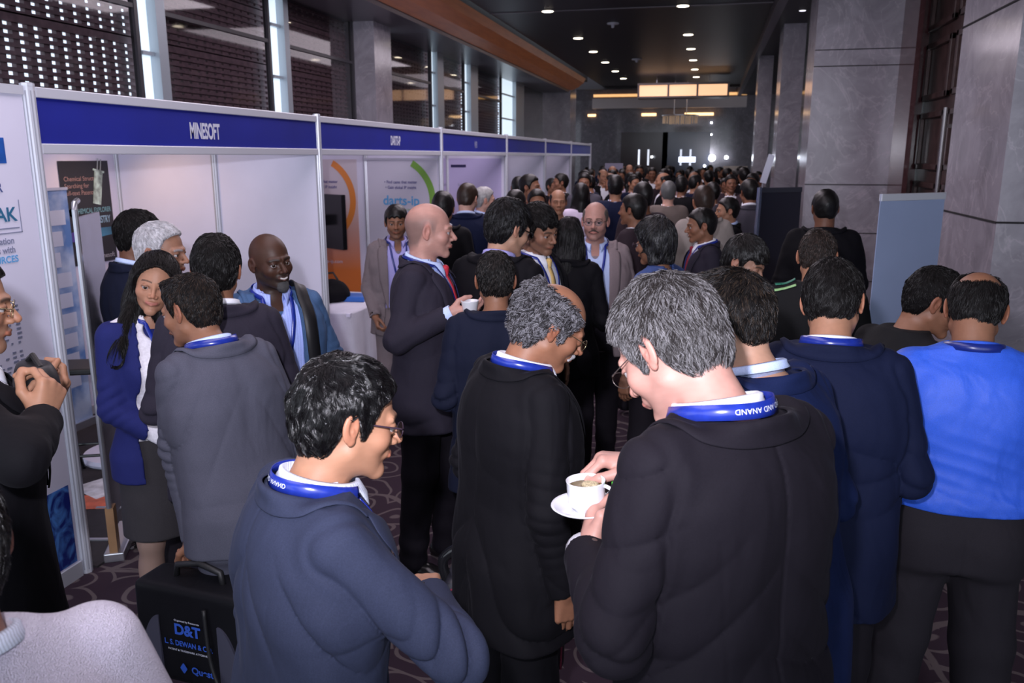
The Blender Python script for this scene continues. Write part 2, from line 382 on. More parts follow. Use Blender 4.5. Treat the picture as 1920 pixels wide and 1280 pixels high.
dp.build('door_panel_moulding', M_door, d_o, bevel=.008)
hd = MB().tube([(2.52, 10.35, 0.9), (2.52, 10.35, 2.62)], .028, 10).box(2.52, 2.64, 10.33, 10.37, 1.1, 1.14).box(2.52, 2.64, 10.33, 10.37, 2.4, 2.44)
hd.build('door_handle', mat('door_pull_metal', (0.45, 0.42, 0.42), 0.25, metal=0.9), d_o)

# far end of the hall
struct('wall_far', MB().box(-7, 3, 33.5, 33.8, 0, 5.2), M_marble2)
struct('wall_far_bulkhead', MB().box(-7, 3, 30.5, 30.7, 4.42, 5.0), M_ceil)
M_warm = mat('warm_cove_light', (1, .7, .4), 0.5, emit=((1.0, 0.60, 0.28), 2.2))
M_warm2 = mat('warm_box_light', (1, .8, .6), 0.5, emit=((1.0, 0.55, 0.30), 0.9))
struct('trim_far_cove', MB().box(-4.6, 1.2, 33.40, 33.46, 4.35, 4.45), mat('cove_strip', (1, .6, .3), .5, emit=((1.0, .55, .22), .8)))
struct('trim_far_ledge', MB().box(-4.6, 1.2, 33.1, 33.5, 3.9, 4.28), mat('cream_ledge', (.42, .36, .36), .5))
# hanging light box
lb = thing('light_box', 'long glowing warm light box hanging at the far end of the hall', 'ceiling light', (-0.95, 27.0, 3.86))
MB().box(-1.30, 1.34, -.3, .3, 0.03, 0.36).build('diffuser', M_warm2, lb)
fr = MB().box(-1.36, 1.40, -.36, .36, -.02, 0.03).box(-1.36, 1.40, -.36, .36, 0.36, 0.42); 
for x in (-1.33, -.42, .45, 1.36): fr.box(x - .03, x + .03, -.33, .33, 0, .4)
fr.build('frame', mat('light_box_frame', (.25, .2, .2), .4), lb)
MB().tube([(-.8, 0, .4), (-.8, 0, .64)], .01).build('hanger', M_silver, lb); MB().tube([(.8, 0, .4), (.8, 0, .64)], .01).build('hanger', M_silver, lb)
for (xa, xb, zz) in [(at(1207, 214, 33.0)[0], at(1234, 214, 33.0)[0], 3.62), (at(1286, 214, 33.0)[0], at(1338, 214, 33.0)[0], 3.62)]:
    o = MB().box(xa, xb, 33.42, 33.50, zz + .0, zz + .10).build('strip_light', M_warm)
    tag(o, 'glowing orange strip light %s of the chandelier at the hall end' % ('on the west side' if xa < -1.4 else 'on the east side'), 'wall light')
for (xa, xb, zz) in [(at(1106, 214, 33.0)[0], at(1121, 214, 33.0)[0], 3.62)]:
    o = MB().box(xa, xb, 33.42, 33.50, zz, zz + .09).build('strip_light', M_warm)
    tag(o, 'short glowing orange strip light beside the far column end', 'wall light')
chn = thing('chandelier', 'oval crystal chandelier with pale rods hanging low at the far end', 'chandelier', (-1.05, 28.5, 3.22))
cr = MB()
for j in range(26):
    a_ = j * 2 * math.pi / 26
    for rr in (.55, .34): cr.tube([(rr * math.cos(a_), rr * .5 * math.sin(a_), -.13 + rr * .1), (rr * math.cos(a_), rr * .5 * math.sin(a_), .16)], .016, 5)
cr.build('crystal_rods', mat('crystal', (.75, .6, .5), .1, emit=((1, .7, .45), .12)), chn)
MB().lathe([(0, .16), (.6, .16), (.6, .19), (0, .19)], n=24).build('rim', M_silver, chn)
MB().tube([(-.2, 0, .18), (-.2, 0, 1.27)], .012).build('hanger', M_silver, chn); MB().tube([(.2, 0, .18), (.2, 0, 1.27)], .012).build('hanger', M_silver, chn)
# glass entrance doors far away: dark leaves with bright pulls, lamps beyond
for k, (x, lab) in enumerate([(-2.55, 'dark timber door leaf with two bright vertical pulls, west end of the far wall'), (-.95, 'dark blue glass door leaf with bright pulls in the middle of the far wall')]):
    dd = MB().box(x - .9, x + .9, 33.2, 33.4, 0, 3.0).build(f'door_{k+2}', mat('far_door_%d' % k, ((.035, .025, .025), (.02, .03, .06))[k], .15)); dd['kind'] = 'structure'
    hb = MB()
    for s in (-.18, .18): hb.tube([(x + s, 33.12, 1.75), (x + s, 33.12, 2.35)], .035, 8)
    hb.build('door_pull', mat('glowing_pull', (.9, .92, 1), .1, metal=.6, emit=((.8, .85, 1), .8)), dd)  # glint of the metal pulls put in as glow
lamp = mat('far_lamp', (1, 1, 1), .4, emit=((.82, .88, 1.0), 14))
for k, (px, py, r, lab) in enumerate([(1335, 296, .13, 'big round bright lamp glowing beside the far wall'), (1362, 295, .07, 'smaller bright lamp next to the big round one'), (1334, 230, .035, 'tiny high lamp above the big round one'), (1334, 252, .03, 'tiny lamp between the high lamp and the big round one'), (1321, 311, .045, 'small lamp just under the big round one'), (1222, 294, .04, 'tiny white lamp by the blue glass door')]):
    q = at(px, py, 31.5)
    o = MB().lathe([(0, -r), (r * .5, -r * .87), (r * .87, -r * .5), (r, 0), (r * .87, r * .5), (r * .5, r * .87), (0, r)], tuple(q), 14).build('wall_lamp', lamp, smooth=True)
    tag(o, lab, 'lamp')
q = at(1288, 299, 31.6); o = MB().box(q[0] - .32, q[0] + .32, 33.16, 33.20, q[2] - .1, q[2] + .1).build('illuminated_sign', mat('panel_light', (1, 1, 1), .4, emit=((.75, .82, 1.0), 2.0)))
tag(o, 'bright white rectangular light panel on the far wall', 'sign')

# ceiling downlights
M_dl = mat('downlight_lens', (1, .9, .75), .4, emit=((1.0, 0.86, 0.66), 9.0))
M_spot = mat('spot_lens', (1, 1, 1), .4, emit=((0.9, 0.93, 1.0), 8.0))
def downlight(x, y, z, lab, group, r=.095, m=M_dl):
    t = thing('downlight', lab, 'ceiling light', (x, y, z), 0, group)
    MB().lathe([(r, -.012), (r * 1.22, -.012), (r * 1.25, 0)], n=24).build('ring', mat('downlight_ring', (.25, .22, .22), .4), t)
    MB().lathe([(0, -.016), (r, -.016), (r, -.008)], n=24).build('lens', m, t)
for x, nm in ((-2.82, 'west'), (-0.57, 'east')):
    for k, y in enumerate([14.6, 17.95, 20.28, 22.6, 24.95, 27.3]):
        downlight(x, y, 4.5, 'round warm downlight in the %s row of the dark ceiling, %s' % (nm, ['first from the front', 'second from the front', 'third from the front', 'third from the hall end', 'second from the hall end', 'last before the hall end'][k]), 'downlights in the dark ceiling')
for k, y in enumerate([12.4, 14.1, 15.6, 17.3, 18.9, 20.4, 25.0, 26.3]):
    downlight(-3.98, y, 4.40, 'tiny white spotlight in the strip beside the orange timber cove', 'spotlights along the timber cove', .03, M_spot)
downlight(1.3, 14.6, 4.36, 'small spotlight over the far marble column', 'spotlight over column', .05, mat('dim_spot', (1, 1, 1), .4, emit=((.9, .88, 1), 1.5)))
# smoke detectors, speakers and exit signs
M_det = mat('detector_white', (.55, .55, .62), .5)
for (px, py, D, r, lab) in [(1150, 15, 15.2, .11, 'white domed smoke detector near the front edge of the ceiling'), (1195, 81, 20.8, .13, 'flat white ceiling speaker behind the first exit sign')]:
    q = at(px, py, D); z = 4.5
    o = MB().lathe([(0, -.09), (r * .25, -.08), (r * .3, -.03), (r, -.02), (r, 0), (0, 0)], (q[0], q[1], z), 20).build('smoke_detector', M_det, smooth=True); tag(o, lab, 'smoke detector')
M_exit = mat('exit_green', (.02, .35, .3), .4, emit=((.03, .50, .42), .55))
for (px, py, D, lab, gw) in [(1179, 63, 18.4, 'glowing green exit sign hanging nearest under the ceiling', .15), (1229, 135, 29.0, 'small dim green exit sign hanging farther down the hall', .15)]:
    q = at(px, py, D)
    t = thing('exit_sign', lab, 'exit sign', tuple(q))
    MB().box(-gw, gw, -.02, .02, -.09, .09).build('panel', M_exit, t)
    MB().box(-gw - .05, gw + .05, -.04, .04, .09, .12).tube([(0, 0, .12), (0, 0, 4.5 - q[2])], .012).build('bracket', M_silver, t)
    tx = MB()
    # running figure and arrow
    tx.box(-.115, -.085, -.026, -.02, .03, .06).box(-.12, -.07, -.026, -.02, -.06, .03).box(.09, .11, -.026, -.02, -.06, .05)
    add_text(tx, 'EXIT', (0.0, -.024, 0), (1, 0, 0), (0, 0, 1), .10, .8)
    tx.build('lettering', mat('exit_white', (.8, 1, .95), .4, emit=((.7, 1, .95), .9)), t)
# ------------------------------------------------------------------ implicit-surface modelling of people
f32 = np.float32
def vec(*a): return np.array(a, dtype=f32)
def rcone(P, a, b, ra, rb):
    a = np.asarray(a, f32); b = np.asarray(b, f32); ba = b - a; L = float(ba @ ba) + 1e-9
    t = np.clip(((P - a) @ ba) / L, 0, 1)
    q = P - a - t[:, None] * ba
    return np.sqrt(np.einsum('ij,ij->i', q, q)) - (ra + (rb - ra) * t)
def ell(P, c, r):
    q = P - np.asarray(c, f32); r = np.asarray(r, f32)
    a = q / r; k0 = np.sqrt(np.einsum('ij,ij->i', a, a)) + 1e-9
    b = q / (r * r); k1 = np.sqrt(np.einsum('ij,ij->i', b, b)) + 1e-9
    return k0 * (k0 - 1) / k1
def smin(a, b, k):
    h = np.clip(.5 + .5 * (b - a) / k, 0, 1); return b + (a - b) * h - k * h * (1 - h)
def smax(a, b, k): return -smin(-a, -b, k)
def wig(P, s, seed=0):
    """cheap smooth noise in -1..1"""
    r = np.random.default_rng(seed); o = 0
    for i in range(4):
        k = r.normal(size=3); k = (k / np.linalg.norm(k) * s * (1 + .35 * i)).astype(f32); o = o + np.sin(P @ k + f32(r.uniform(0, 6.28)) + (1.2 * np.sin(P @ k[::-1] * .6) if i % 2 else 0))
    return o / 4

def crease(P, dr, fr, warp, seed):
    dr = np.asarray(dr, f32); m = np.clip(wig(P, 7, seed + 200) * 1.8 + .15, 0, 1)
    return ((np.abs(np.sin((P @ dr) * fr + warp * wig(P, 6, seed + 100)))) ** .42 - .70) * -m

def surface(fn, lo, hi, h, block=6):
    """surface nets over the box lo..hi with voxel h; only blocks near the surface are evaluated finely"""
    lo = np.asarray(lo, float); n = np.ceil((np.asarray(hi, float) - lo) / h / block).astype(int); n = np.maximum(n, 1)
    H = h * block
    ax = [lo[i] + (np.arange(n[i]) + .5) * H for i in range(3)]
    C3 = np.stack(np.meshgrid(*ax, indexing='ij'), -1).reshape(-1, 3).astype(f32)
    d = fn(C3); act = np.abs(d) < H * 1.30 + .012
    N = n * block
    V = np.where(d < 0, -1.0, 1.0).astype(f32).reshape(n)
    V = np.repeat(np.repeat(np.repeat(V, block, 0), block, 1), block, 2)
    ids = np.argwhere(act.reshape(n))
    if len(ids) == 0: return np.zeros((0, 3), f32), np.zeros((0, 4), np.int32)
    o = np.stack(np.meshgrid(*[np.arange(block)] * 3, indexing='ij'), -1).reshape(-1, 3)
    G = (ids[:, None, :] * block + o[None]).reshape(-1, 3)
    P = (lo + G * h).astype(f32)
    out = np.empty(len(P), f32); S = 400000
    for i in range(0, len(P), S): out[i:i + S] = fn(P[i:i + S])
    V[G[:, 0], G[:, 1], G[:, 2]] = out
    # closed border
    for i in range(3):
        sl = [slice(None)] * 3
        for e in (0, -1): sl[i] = e; V[tuple(sl)] = np.maximum(V[tuple(sl)], 1e-4)
    ins = V < 0; nx, ny, nz = V.shape
    cnt = np.zeros((nx - 1, ny - 1, nz - 1), np.int8)
    offs = [(i, j, k) for i in (0, 1) for j in (0, 1) for k in (0, 1)]
    for (i, j, k) in offs: cnt += ins[i:nx - 1 + i, j:ny - 1 + j, k:nz - 1 + k]
    m = (cnt > 0) & (cnt < 8); idx = np.argwhere(m); cv = np.stack([V[idx[:, 0] + i, idx[:, 1] + j, idx[:, 2] + k] for (i, j, k) in offs], 1)
    acc = np.zeros((len(idx), 3)); ct = np.zeros(len(idx)); of = np.array(offs, float)
    for a in range(8):
        for b in range(a + 1, 8):
            if np.abs(of[a] - of[b]).sum() != 1: continue
            va, vb = cv[:, a], cv[:, b]; s = (va < 0) != (vb < 0); t = np.where(s, va / np.where(s, va - vb, 1), 0)
            acc += (of[a] + t[:, None] * (of[b] - of[a])) * s[:, None]; ct += s
    verts = lo + h * (idx + acc / np.maximum(ct, 1)[:, None])
    gid = np.full(m.shape, -1, np.int32); gid[m] = np.arange(len(idx))
    Fs = []
    for axis in range(3):
        u, v = (axis + 1) % 3, (axis + 2) % 3
        A = [slice(1, -1)] * 3; B = [slice(1, -1)] * 3
        A[axis] = slice(0, V.shape[axis] - 1); B[axis] = slice(1, V.shape[axis])
        sa = ins[tuple(A)]; sb = ins[tuple(B)]; ch = np.argwhere(sa != sb)
        flip = sb[ch[:, 0], ch[:, 1], ch[:, 2]]
        base = ch.copy(); base[:, u] += 1; base[:, v] += 1
        def cell(du, dv):
            q = base.copy(); q[:, u] += du; q[:, v] += dv; return gid[q[:, 0], q[:, 1], q[:, 2]]
        f = np.stack([cell(-1, -1), cell(0, -1), cell(0, 0), cell(-1, 0)], 1)
        f[flip] = f[flip][:, ::-1]; Fs.append(f[(f >= 0).all(1)])
    return verts.astype(f32), np.concatenate(Fs).astype(np.int32)

def grad(fn, P, e=.002):
    g = np.stack([fn(P + vec(e, 0, 0)) - fn(P - vec(e, 0, 0)), fn(P + vec(0, e, 0)) - fn(P - vec(0, e, 0)), fn(P + vec(0, 0, e)) - fn(P - vec(0, 0, e))], 1)
    return g / (np.linalg.norm(g, axis=1, keepdims=True) + 1e-9)
def drape(fn, P, off, it=5):
    P = np.asarray(P, f32).copy()
    for _ in range(it): P -= (fn(P) - off)[:, None] * grad(fn, P) * .9
    return P
def smooth_path(pts, n=40, closed=False):
    pts = np.asarray(pts, float); K = len(pts); out = []
    segs = K if closed else K - 1
    for i in range(segs):
        p0, p1, p2, p3 = (pts[(i - 1) % K] if closed or i else pts[0]), pts[i % K], pts[(i + 1) % K], (pts[(i + 2) % K] if closed or i + 2 < K else pts[-1])
        m = max(2, n // segs)
        for t in np.arange(m) / m: out.append(.5 * ((2 * p1) + (-p0 + p2) * t + (2 * p0 - 5 * p1 + 4 * p2 - p3) * t * t + (-p0 + 3 * p1 - 3 * p2 + p3) * t ** 3))
    if not closed: out.append(pts[-1])
    return np.array(out)
def strip(rows, thick=0.0, closed=False):
    """rows: list of (n,3) polylines -> quads; thick: second layer behind"""
    n = len(rows[0]); V = np.concatenate(rows); F = []
    m = n if closed else n - 1
    for r in range(len(rows) - 1):
        for i in range(m):
            j = (i + 1) % n; F.append((r * n + i, r * n + j, (r + 1) * n + j, (r + 1) * n + i))
    return V, F
def rotm(yaw, pitch, roll):
    """head rotation: yaw>0 turns to the figure's left, pitch>0 looks down, roll>0 tips to its right"""
    cy, sy = math.cos(yaw), math.sin(yaw); cp, sp = math.cos(-pitch), math.sin(-pitch); cr, sr = math.cos(roll), math.sin(roll)
    Z = np.array([[cy, -sy, 0], [sy, cy, 0], [0, 0, 1]]); X = np.array([[1, 0, 0], [0, cp, -sp], [0, sp, cp]]); Y = np.array([[cr, 0, sr], [0, 1, 0], [-sr, 0, cr]])
    return (Z @ X @ Y).astype(f32)

# ---- head, in head coordinates: origin between the ears, +Y the face, z up (metres for a 1.75 m figure)
def sdf_head(Q, p):
    fat = p.get('fat', 0.0)
    x = np.abs(Q[:, 0]); S = np.stack([x, Q[:, 1], Q[:, 2]], 1)
    d = ell(Q, (0, -.014, .032), (.0755, .098, .090))
    d = smin(d, ell(Q, (0, .026, -.028), (.058 + fat * .3, .064, .076)), .03)
    d = smin(d, ell(Q, (0, -.045, -.03), (.052, .045, .05)), .03)
    d = smin(d, rcone(S, ((.050 if not p.get('female') else .042) + fat * .5, .0, -.052), ((.012 if not p.get('female') else .006), .070, -.094), .018 + fat * .3, .015 if not p.get('female') else .012), .022)
    d = smin(d, ell(Q, (0, .075, -.092), (.020, .017, .017)), .015)
    d = smin(d, ell(S, (.041, .056, -.022), (.022, .022, .022)), .022)
    fm_ = p.get('female', False)
    if not fm_: d = smin(d, rcone(S, (.008, .089, .024), (.042, .074, .022), .009, .009), .012)
    d = smax(d, -ell(S, (.031, .101, .004), (.019, .019, .0135)), .010)
    nb = rcone(Q, (0, .087, .014), (0, .112 if not fm_ else .108, -.024), .0065, .0105 if not fm_ else .0088)
    nb = smin(nb, ell(S, (.0115, .098, -.029), (.0085, .010, .0075)), .006)
    d = smin(d, nb, .010)
    # lids
    d = smin(d, np.maximum(ell(S, (.031, .0775, .004), (.0165, .0145, .0150)), -(Q[:, 2] - (.006 if not p.get('lookdown') else -.004))), .002)
    d = smin(d, np.maximum(ell(S, (.031, .0775, .003), (.0165, .0140, .0140)), (Q[:, 2] + .0045)), .002)
    mo = p.get('smile', 0.0)
    d = smin(d, ell(Q, (0, .082, -.054), (.027, .014, .014)), .012)
    lz = S[:, 0] * mo * .35
    Sl = np.stack([S[:, 0], S[:, 1] + S[:, 0] ** 2 * 9, S[:, 2] - lz], 1)
    gap = .004 * (mo > .5)
    d = smin(d, rcone(Sl, (0, .0975, -.0525 + gap), (.020, .0975, -.0555 + gap * .5), .0048, .0022), .004)
    d = smin(d, rcone(Sl, (0, .0965, -.0625 - gap), (.019, .0970, -.0590 - gap * .5), .0056, .0024), .004)
    # ears
    Qe = S - vec(.0745, -.012, .0); ca, sa = math.cos(.35), math.sin(.35)
    E = np.stack([Qe[:, 0] * ca + Qe[:, 1] * sa, -Qe[:, 0] * sa + Qe[:, 1] * ca, Qe[:, 2]], 1)
    er = ell(E, (.006, -.006, .002), (.0065, .0185, .031))
    er = np.minimum(er, ell(E, (.005, .0, -.022), (.006, .010, .012)))
    er = smax(er, -ell(E, (.0135, -.003, .006), (.0075, .0105, .020)), .004)
    er = smin(er, ell(E, (.006, -.001, -.004), (.005, .0045, .006)), .004)
    d = smin(d, er, .008)
    return d
def head_colour(Q, p):
    """own colour of the skin: lips, brows, beard shadow, ears, bald scalp"""
    sk = np.array(p['skin']); n = len(Q); C = np.tile(sk, (n, 1)).astype(f32)
    x = np.abs(Q[:, 0]); y = Q[:, 1]; z = Q[:, 2]
    C *= (1 + .07 * wig(Q, 90, 3) + .05 * wig(Q, 260, 4))[:, None]
    def mixc(w, col):
        nonlocal C
        w = np.clip(w, 0, 1)[:, None]; C = C * (1 - w) + np.array(col, f32) * w
    red = sk * np.array([1.08, .82, .80])
    mixc(.5 * np.exp(-((x - .04) ** 2 + (y - .06) ** 2 + (z + .02) ** 2) / .0006), red)
    mixc(.6 * (x > .074), red)
    mixc(.5 * np.exp(-((x) ** 2 + (y - .115) ** 2 + (z + .025) ** 2) / .0002), red)
    lip = np.exp(-((z + .0575 - x * p.get('smile', 0) * .35) / .0075) ** 4) * (x < .024) * (y > .075)
    mixc(lip * .8, p.get('lips', sk * np.array([.95, .62, .62])))
    if p.get('smile', 0) > .5: mixc(np.exp(-((z + .0575 - x * .3) / .0032) ** 4) * (x < .017) * (y > .08), (.75, .72, .70))
    br = p.get('brow', (.02, .015, .012))
    mixc(.85 * np.exp(-((z - (.0255 if not p.get('female') else .0285) + (x - .03) ** 2 * 9) / (.0048 if not p.get('female') else .0030)) ** 4) * ((x > .011) & (x < .050) & (y > .055)), br)
    if p.get('stubble'):
        sb = np.array(p.get('stubble_col', (.03, .025, .025)))
        w = p['stubble'] * (np.clip((-.040 - z + (y < .05) * .02) / .012, 0, 1)) * (y > -.005) * (1 - lip)
        w = np.maximum(w, p['stubble'] * ((x < .03) & (z < -.036) & (z > -.052) & (y > .07))); mixc(w, sb)
    if p.get('scalp'):
        w = .62 * np.clip(hair_line(Q, dict(hair='short')) * -40, 0, 1) * np.clip((.085 - z) / .05, 0, 1) * np.clip((.05 - y) / .04, 0, 1); mixc(w, p['scalp'])
    rr_ = np.sqrt(((x - .031) / .0150) ** 2 + ((z - .0035) / .0078) ** 2); mixc((.75 if p.get('female') else .45) * np.exp(-((rr_ - 1) / .22) ** 2) * (y > .06) * (z > .0), (.02, .012, .01))
    mixc(.5 * np.exp(-((x - .031) ** 2 / .0003 + (z - .003) ** 2 / .00012)) * (y > .06), sk * np.array([.72, .62, .60]))
    return C

HL = np.array([(-.13, -.088), (-.07, -.086), (-.05, -.076), (-.036, -.040), (-.022, .010), (-.008, .030), (.004, .012), (.012, -.018), (.022, -.018), (.030, .020), (.042, .050), (.060, .066), (.080, .078), (.1, .09), (.13, .1)])
def hair_line(Q, p):
    y = Q[:, 1]; z = Q[:, 2]; style = p.get('hair', 'short')
    zl = np.interp(y, HL[:, 0], HL[:, 1]) + p.get('hairline', 0) * (y > .03) + p.get('crop', 0) * np.clip((.03 - y) / .02, 0, 1)
    if style in ('long', 'bob'): zl = np.interp(y, [-.13, .0, .012, .03, .05, .07, .1], [-.12, -.10, -.03, .02, .062, .092, .115]) - .34 * np.maximum(np.abs(Q[:, 0]) - .004, 0) * (y > .02)
    if p.get('fringe'): zl = zl - .03 * np.clip((y - .04) / .03, 0, 1) * (1 + .25 * np.sin(Q[:, 0] * 160))
    d = (zl - z) * .75
    if style == 'horseshoe':
        zt = np.interp(y, [-.13, -.09, -.05, .0, .03, .05, .09], [.12, .10, .088, .080, .072, .050, .03]); d = smax(d, (z - zt) * .8, .01)
    if style == 'crownbald': d = smax(d, .060 - np.linalg.norm((Q - vec(0, -.078, .104)) * vec(.8, 1, 1), axis=1), .008); 
    return d
def sdf_hair(Q, p):
    t = p.get('hairthick', .012); style = p.get('hair', 'short')
    x = np.abs(Q[:, 0]); tz = t * (1.25 if style != 'horseshoe' else 1)
    d = ell(Q, (0, -.014, .032), (.0755 + t * .8, .098 + t, .090 + tz))
    d = smin(d, ell(Q, (0, -.045, -.03), (.052 + t * .75, .045 + t * .8, .05 + t * .5)), .03)
    if p.get('quiff'): d = smin(d, ell(Q, (0.01, .055, .105), (.05, .035, .022)), .02)
    if style in ('long', 'bob'):
        L = -.13 if style == 'bob' else -.36
        S = np.stack([x, Q[:, 1], Q[:, 2]], 1)
        d = smin(d, rcone(S, (.060, -.02, .02), (.070, -.025, -.10), .030, .030), .03)
        d = smin(d, rcone(Q, (0, -.05, -.02), (0, -.055, L * .7), .062, .055), .03)
        if style == 'long':
            d = smin(d, rcone(Q, (-.062, -.02, -.06), (-.088, .150, -.31), .038, .034), .03)
            d = smin(d, rcone(Q, (.062, -.02, -.06), (.092, .145, -.29), .034, .028), .03)
            d = smin(d, rcone(Q, (0, -.05, -.10), (0, -.06, L), .065, .05), .03)
        # keep the face clear
        d = smax(d, -ell(Q, (0, .078, -.035), (.062, .062, .112)), .01)
        d = d + .004 * wig(Q * vec(1, 1, .35), 55, 11) + .002 * wig(Q * vec(1, 1, .3), 130, 12)
        return smax(d, hair_line(Q, p) if style == 'bob' else np.where(Q[:, 2] > -.02, hair_line(Q, p), -1), .006)
    amp = p.get('hairnoise', .0028)
    d = d + amp * wig(Q, 70, 5) + amp * .6 * wig(Q, 170, 6)
    hl = hair_line(Q, p)
    return smax(d, hl, .010)

# ---- torso profile
_TZ = np.array([.45, .70, .80, .92, 1.02, 1.10, 1.20, 1.30, 1.37, 1.42, 1.455, 1.485, 1.53])
_TW = np.array([.206, .204, .201, .197, .190, .186, .194, .203, .192, .160, .115, .080, .062])
_TD = np.array([.145, .142, .138, .135, .124, .118, .124, .130, .124, .108, .088, .072, .060])
_TC = np.array([.0, .0, -.004, -.008, .0, .004, .006, .0, -.006, -.012, -.014, -.012, -.01])
_ZF = np.linspace(.40, 1.60, 241)
def _sm(a):
    v = np.interp(_ZF, _TZ, a); k = np.exp(-np.linspace(-2, 2, 13) ** 2); k /= k.sum()
    return np.convolve(np.pad(v, 6, 'edge'), k, 'valid')
_TWF, _TDF, _TCF = _sm(_TW), _sm(_TD), _sm(_TC)

class Fig:
    """skeleton and implicit shapes of one figure, in a 1.75 m frame, feet at z 0, facing +Y"""
    def __init__(s, p):
        s.p = p; s.lean = math.tan(math.radians(p.get('lean', 0))); s.g = p.get('girth', 1.0); s.belly = p.get('belly', 0.0); s.fem = p.get('female', False)
        s.neckf = p.get('neck', 0.0)
        s.sh = p.get('shoulder', 1.0)
        L = s.L
        A = p.get('arms', 'hang'); A = (A, A) if isinstance(A, str) else A
        s.arm = {}
        for side, nm in ((-1, A[0]), (1, A[1])):          # -1 is the figure's left (x<0)
            sh = L((.166 * s.sh * side, -.012, 1.410))
            if isinstance(nm, str):
                el, wr, hd = ARMS[nm]; el = L((el[0] * side * (.5 + .5 * s.g), el[1], el[2])); wr = L((wr[0] * side, wr[1], wr[2])); hp = dict(hd)
                for k in ('d', 'n', 't'):
                    if k in hp: v = np.array(hp[k], float); v[0] *= side; hp[k] = v
            else: el, wr, hp = nm; el = np.array(el, float); wr = np.array(wr, float)
            fd = (wr - el) / np.linalg.norm(wr - el)
            d = np.array(hp.get('d', fd), float); d /= np.linalg.norm(d)
            n = np.array(hp.get('n', (-side, 0, 0)), float); n -= d * (n @ d); n /= np.linalg.norm(n)
            t = np.array(hp.get('t', (0, 1, 0)), float); t -= d * (t @ d); t -= n * (t @ n); t /= np.linalg.norm(t)
            s.arm[side] = dict(sh=sh, el=el, wr=wr, fd=fd, d=d, n=n, t=t, curl=hp.get('curl', (.35, .4, .25)), thumb=hp.get('thumb', .35), hs=hp.get('hs', 1.0), pinch=hp.get('pinch'))
        s.nb = L((0, -.018, 1.44)); s.nt = L((0, .004 + s.neckf, 1.530 - abs(s.neckf) * .35))
        s.R = rotm(math.radians(p.get('hyaw', 0)), math.radians(p.get('hpitch', 0)), math.radians(p.get('hroll', 0)))
        s.H0 = s.nt + s.R @ np.array([0, .016, .082])
    def L(s, q): q = np.array(q, float); q[1] += s.lean * max(0, q[2] - .95); return q
    def hq(s, P): return ((P - s.H0.astype(f32)) @ s.R).astype(f32)
    def torso(s, P, off=0.0, folds=0.0):
        z = P[:, 2]; w = np.interp(z, _ZF, _TWF) * (1 + (s.g - 1) * np.clip((1.5 - z) / .25, 0, 1)); d = np.interp(z, _ZF, _TDF) * (1 + (s.g - 1) * 1.2 * np.clip((1.5 - z) / .25, 0, 1))
        w = w * (1 + (s.sh - 1) * np.clip((z - 1.2) / .15, 0, 1))
        c = np.interp(z, _ZF, _TCF)
        if s.fem: w = w * np.interp(z, [.7, .92, 1.08, 1.3, 1.42], [.98, 1.0, .80, .84, .80]); d = d * np.interp(z, [.7, .92, 1.1, 1.26, 1.42], [1, 1, .80, .95, .85])
        y = P[:, 1] - s.lean * np.maximum(0, z - .95) - c
        if s.belly: d = d + np.where(y > 0, s.belly * np.exp(-((z - 1.08) / .16) ** 2), 0)
        if s.fem: d = d + np.where(y > 0, .035 * np.exp(-((z - 1.26) / .07) ** 2), 0)
        x = P[:, 0]
        q = ((np.abs(x) / w) ** 2.35 + (np.abs(y) / d) ** 2.35 + 1e-9) ** (1 / 2.35)
        r = (q - 1) * np.minimum(w, d) * .92
        # shoulder blades and spine hollow on the back
        if folds >= 0: r = r + .006 * np.exp(-(x / .03) ** 2) * (y < 0) * np.exp(-((z - 1.28) / .12) ** 2)
        return r - off
    def shoulders(s, P):
        d = None
        for sd in (-1, 1):
            a = s.arm[sd]; q = rcone(P, s.L((.045 * sd, -.016, 1.462)), s.L((.142 * sd * s.sh, -.014, 1.422)), .050, .054)
            d = q if d is None else np.minimum(d, q)
        return d
    def sleeve(s, P, sd, ru=.057, re=.050, rw=.042, cut=0.0, off=0.0):
        a = s.arm[sd]; k = .85 if s.fem else (.6 + .4 * s.g)
        d1 = rcone(P, a['sh'], a['el'], ru * k, re * k); d2 = rcone(P, a['el'], a['wr'] + a['fd'] * .06, re * k, rw * (.9 if s.fem else 1))
        d2 = np.maximum(d2, (P - (a['wr'] + a['fd'] * cut).astype(f32)) @ a['fd'].astype(f32)); d = smin(d1, d2, .025) - off
        q = P - a['el'].astype(f32); de = np.sqrt(np.einsum('ij,ij->i', q, q))
        ua = (a['el'] - a['sh']); ua = ua / np.linalg.norm(ua); bis = (a['fd'] - ua); bn = np.linalg.norm(bis)
        # sleeve folds gather at the elbow crease and run on as twists
        s1 = P @ ua.astype(f32); s2 = P @ a['fd'].astype(f32)
        amp = .0035 + .005 * min(1, bn)
        w_ = wig(P, 13, 21 + sd); d = d + (amp * 1.5) * np.exp(-(de / .11) ** 2) * (1 - 2 * np.abs(np.sin((s1 + s2) * 40 + 2.6 * w_)) ** .7) * (.35 + np.clip(wig(P, 11, 55 + sd) * 2, 0, 1)) + .0030 * wig(P * vec(1, 1, .6), 30, 31 + sd)
        d = d + (.0095 if s.p.get('fine') else .0065) * crease(P, (.35 * sd, .5, .8), 30, 3.0, 60 + sd)
        # hollow at the cuff
        d = np.maximum(d, -rcone(P, a['wr'] - a['fd'] * .03, a['wr'] + a['fd'] * .08, rw * .72, rw * .80))
        return d
    # ---- garments
    def f_torsoall(s, P, off=0.0):
        return smin(s.torso(P, off), s.shoulders(P) - off, .035)
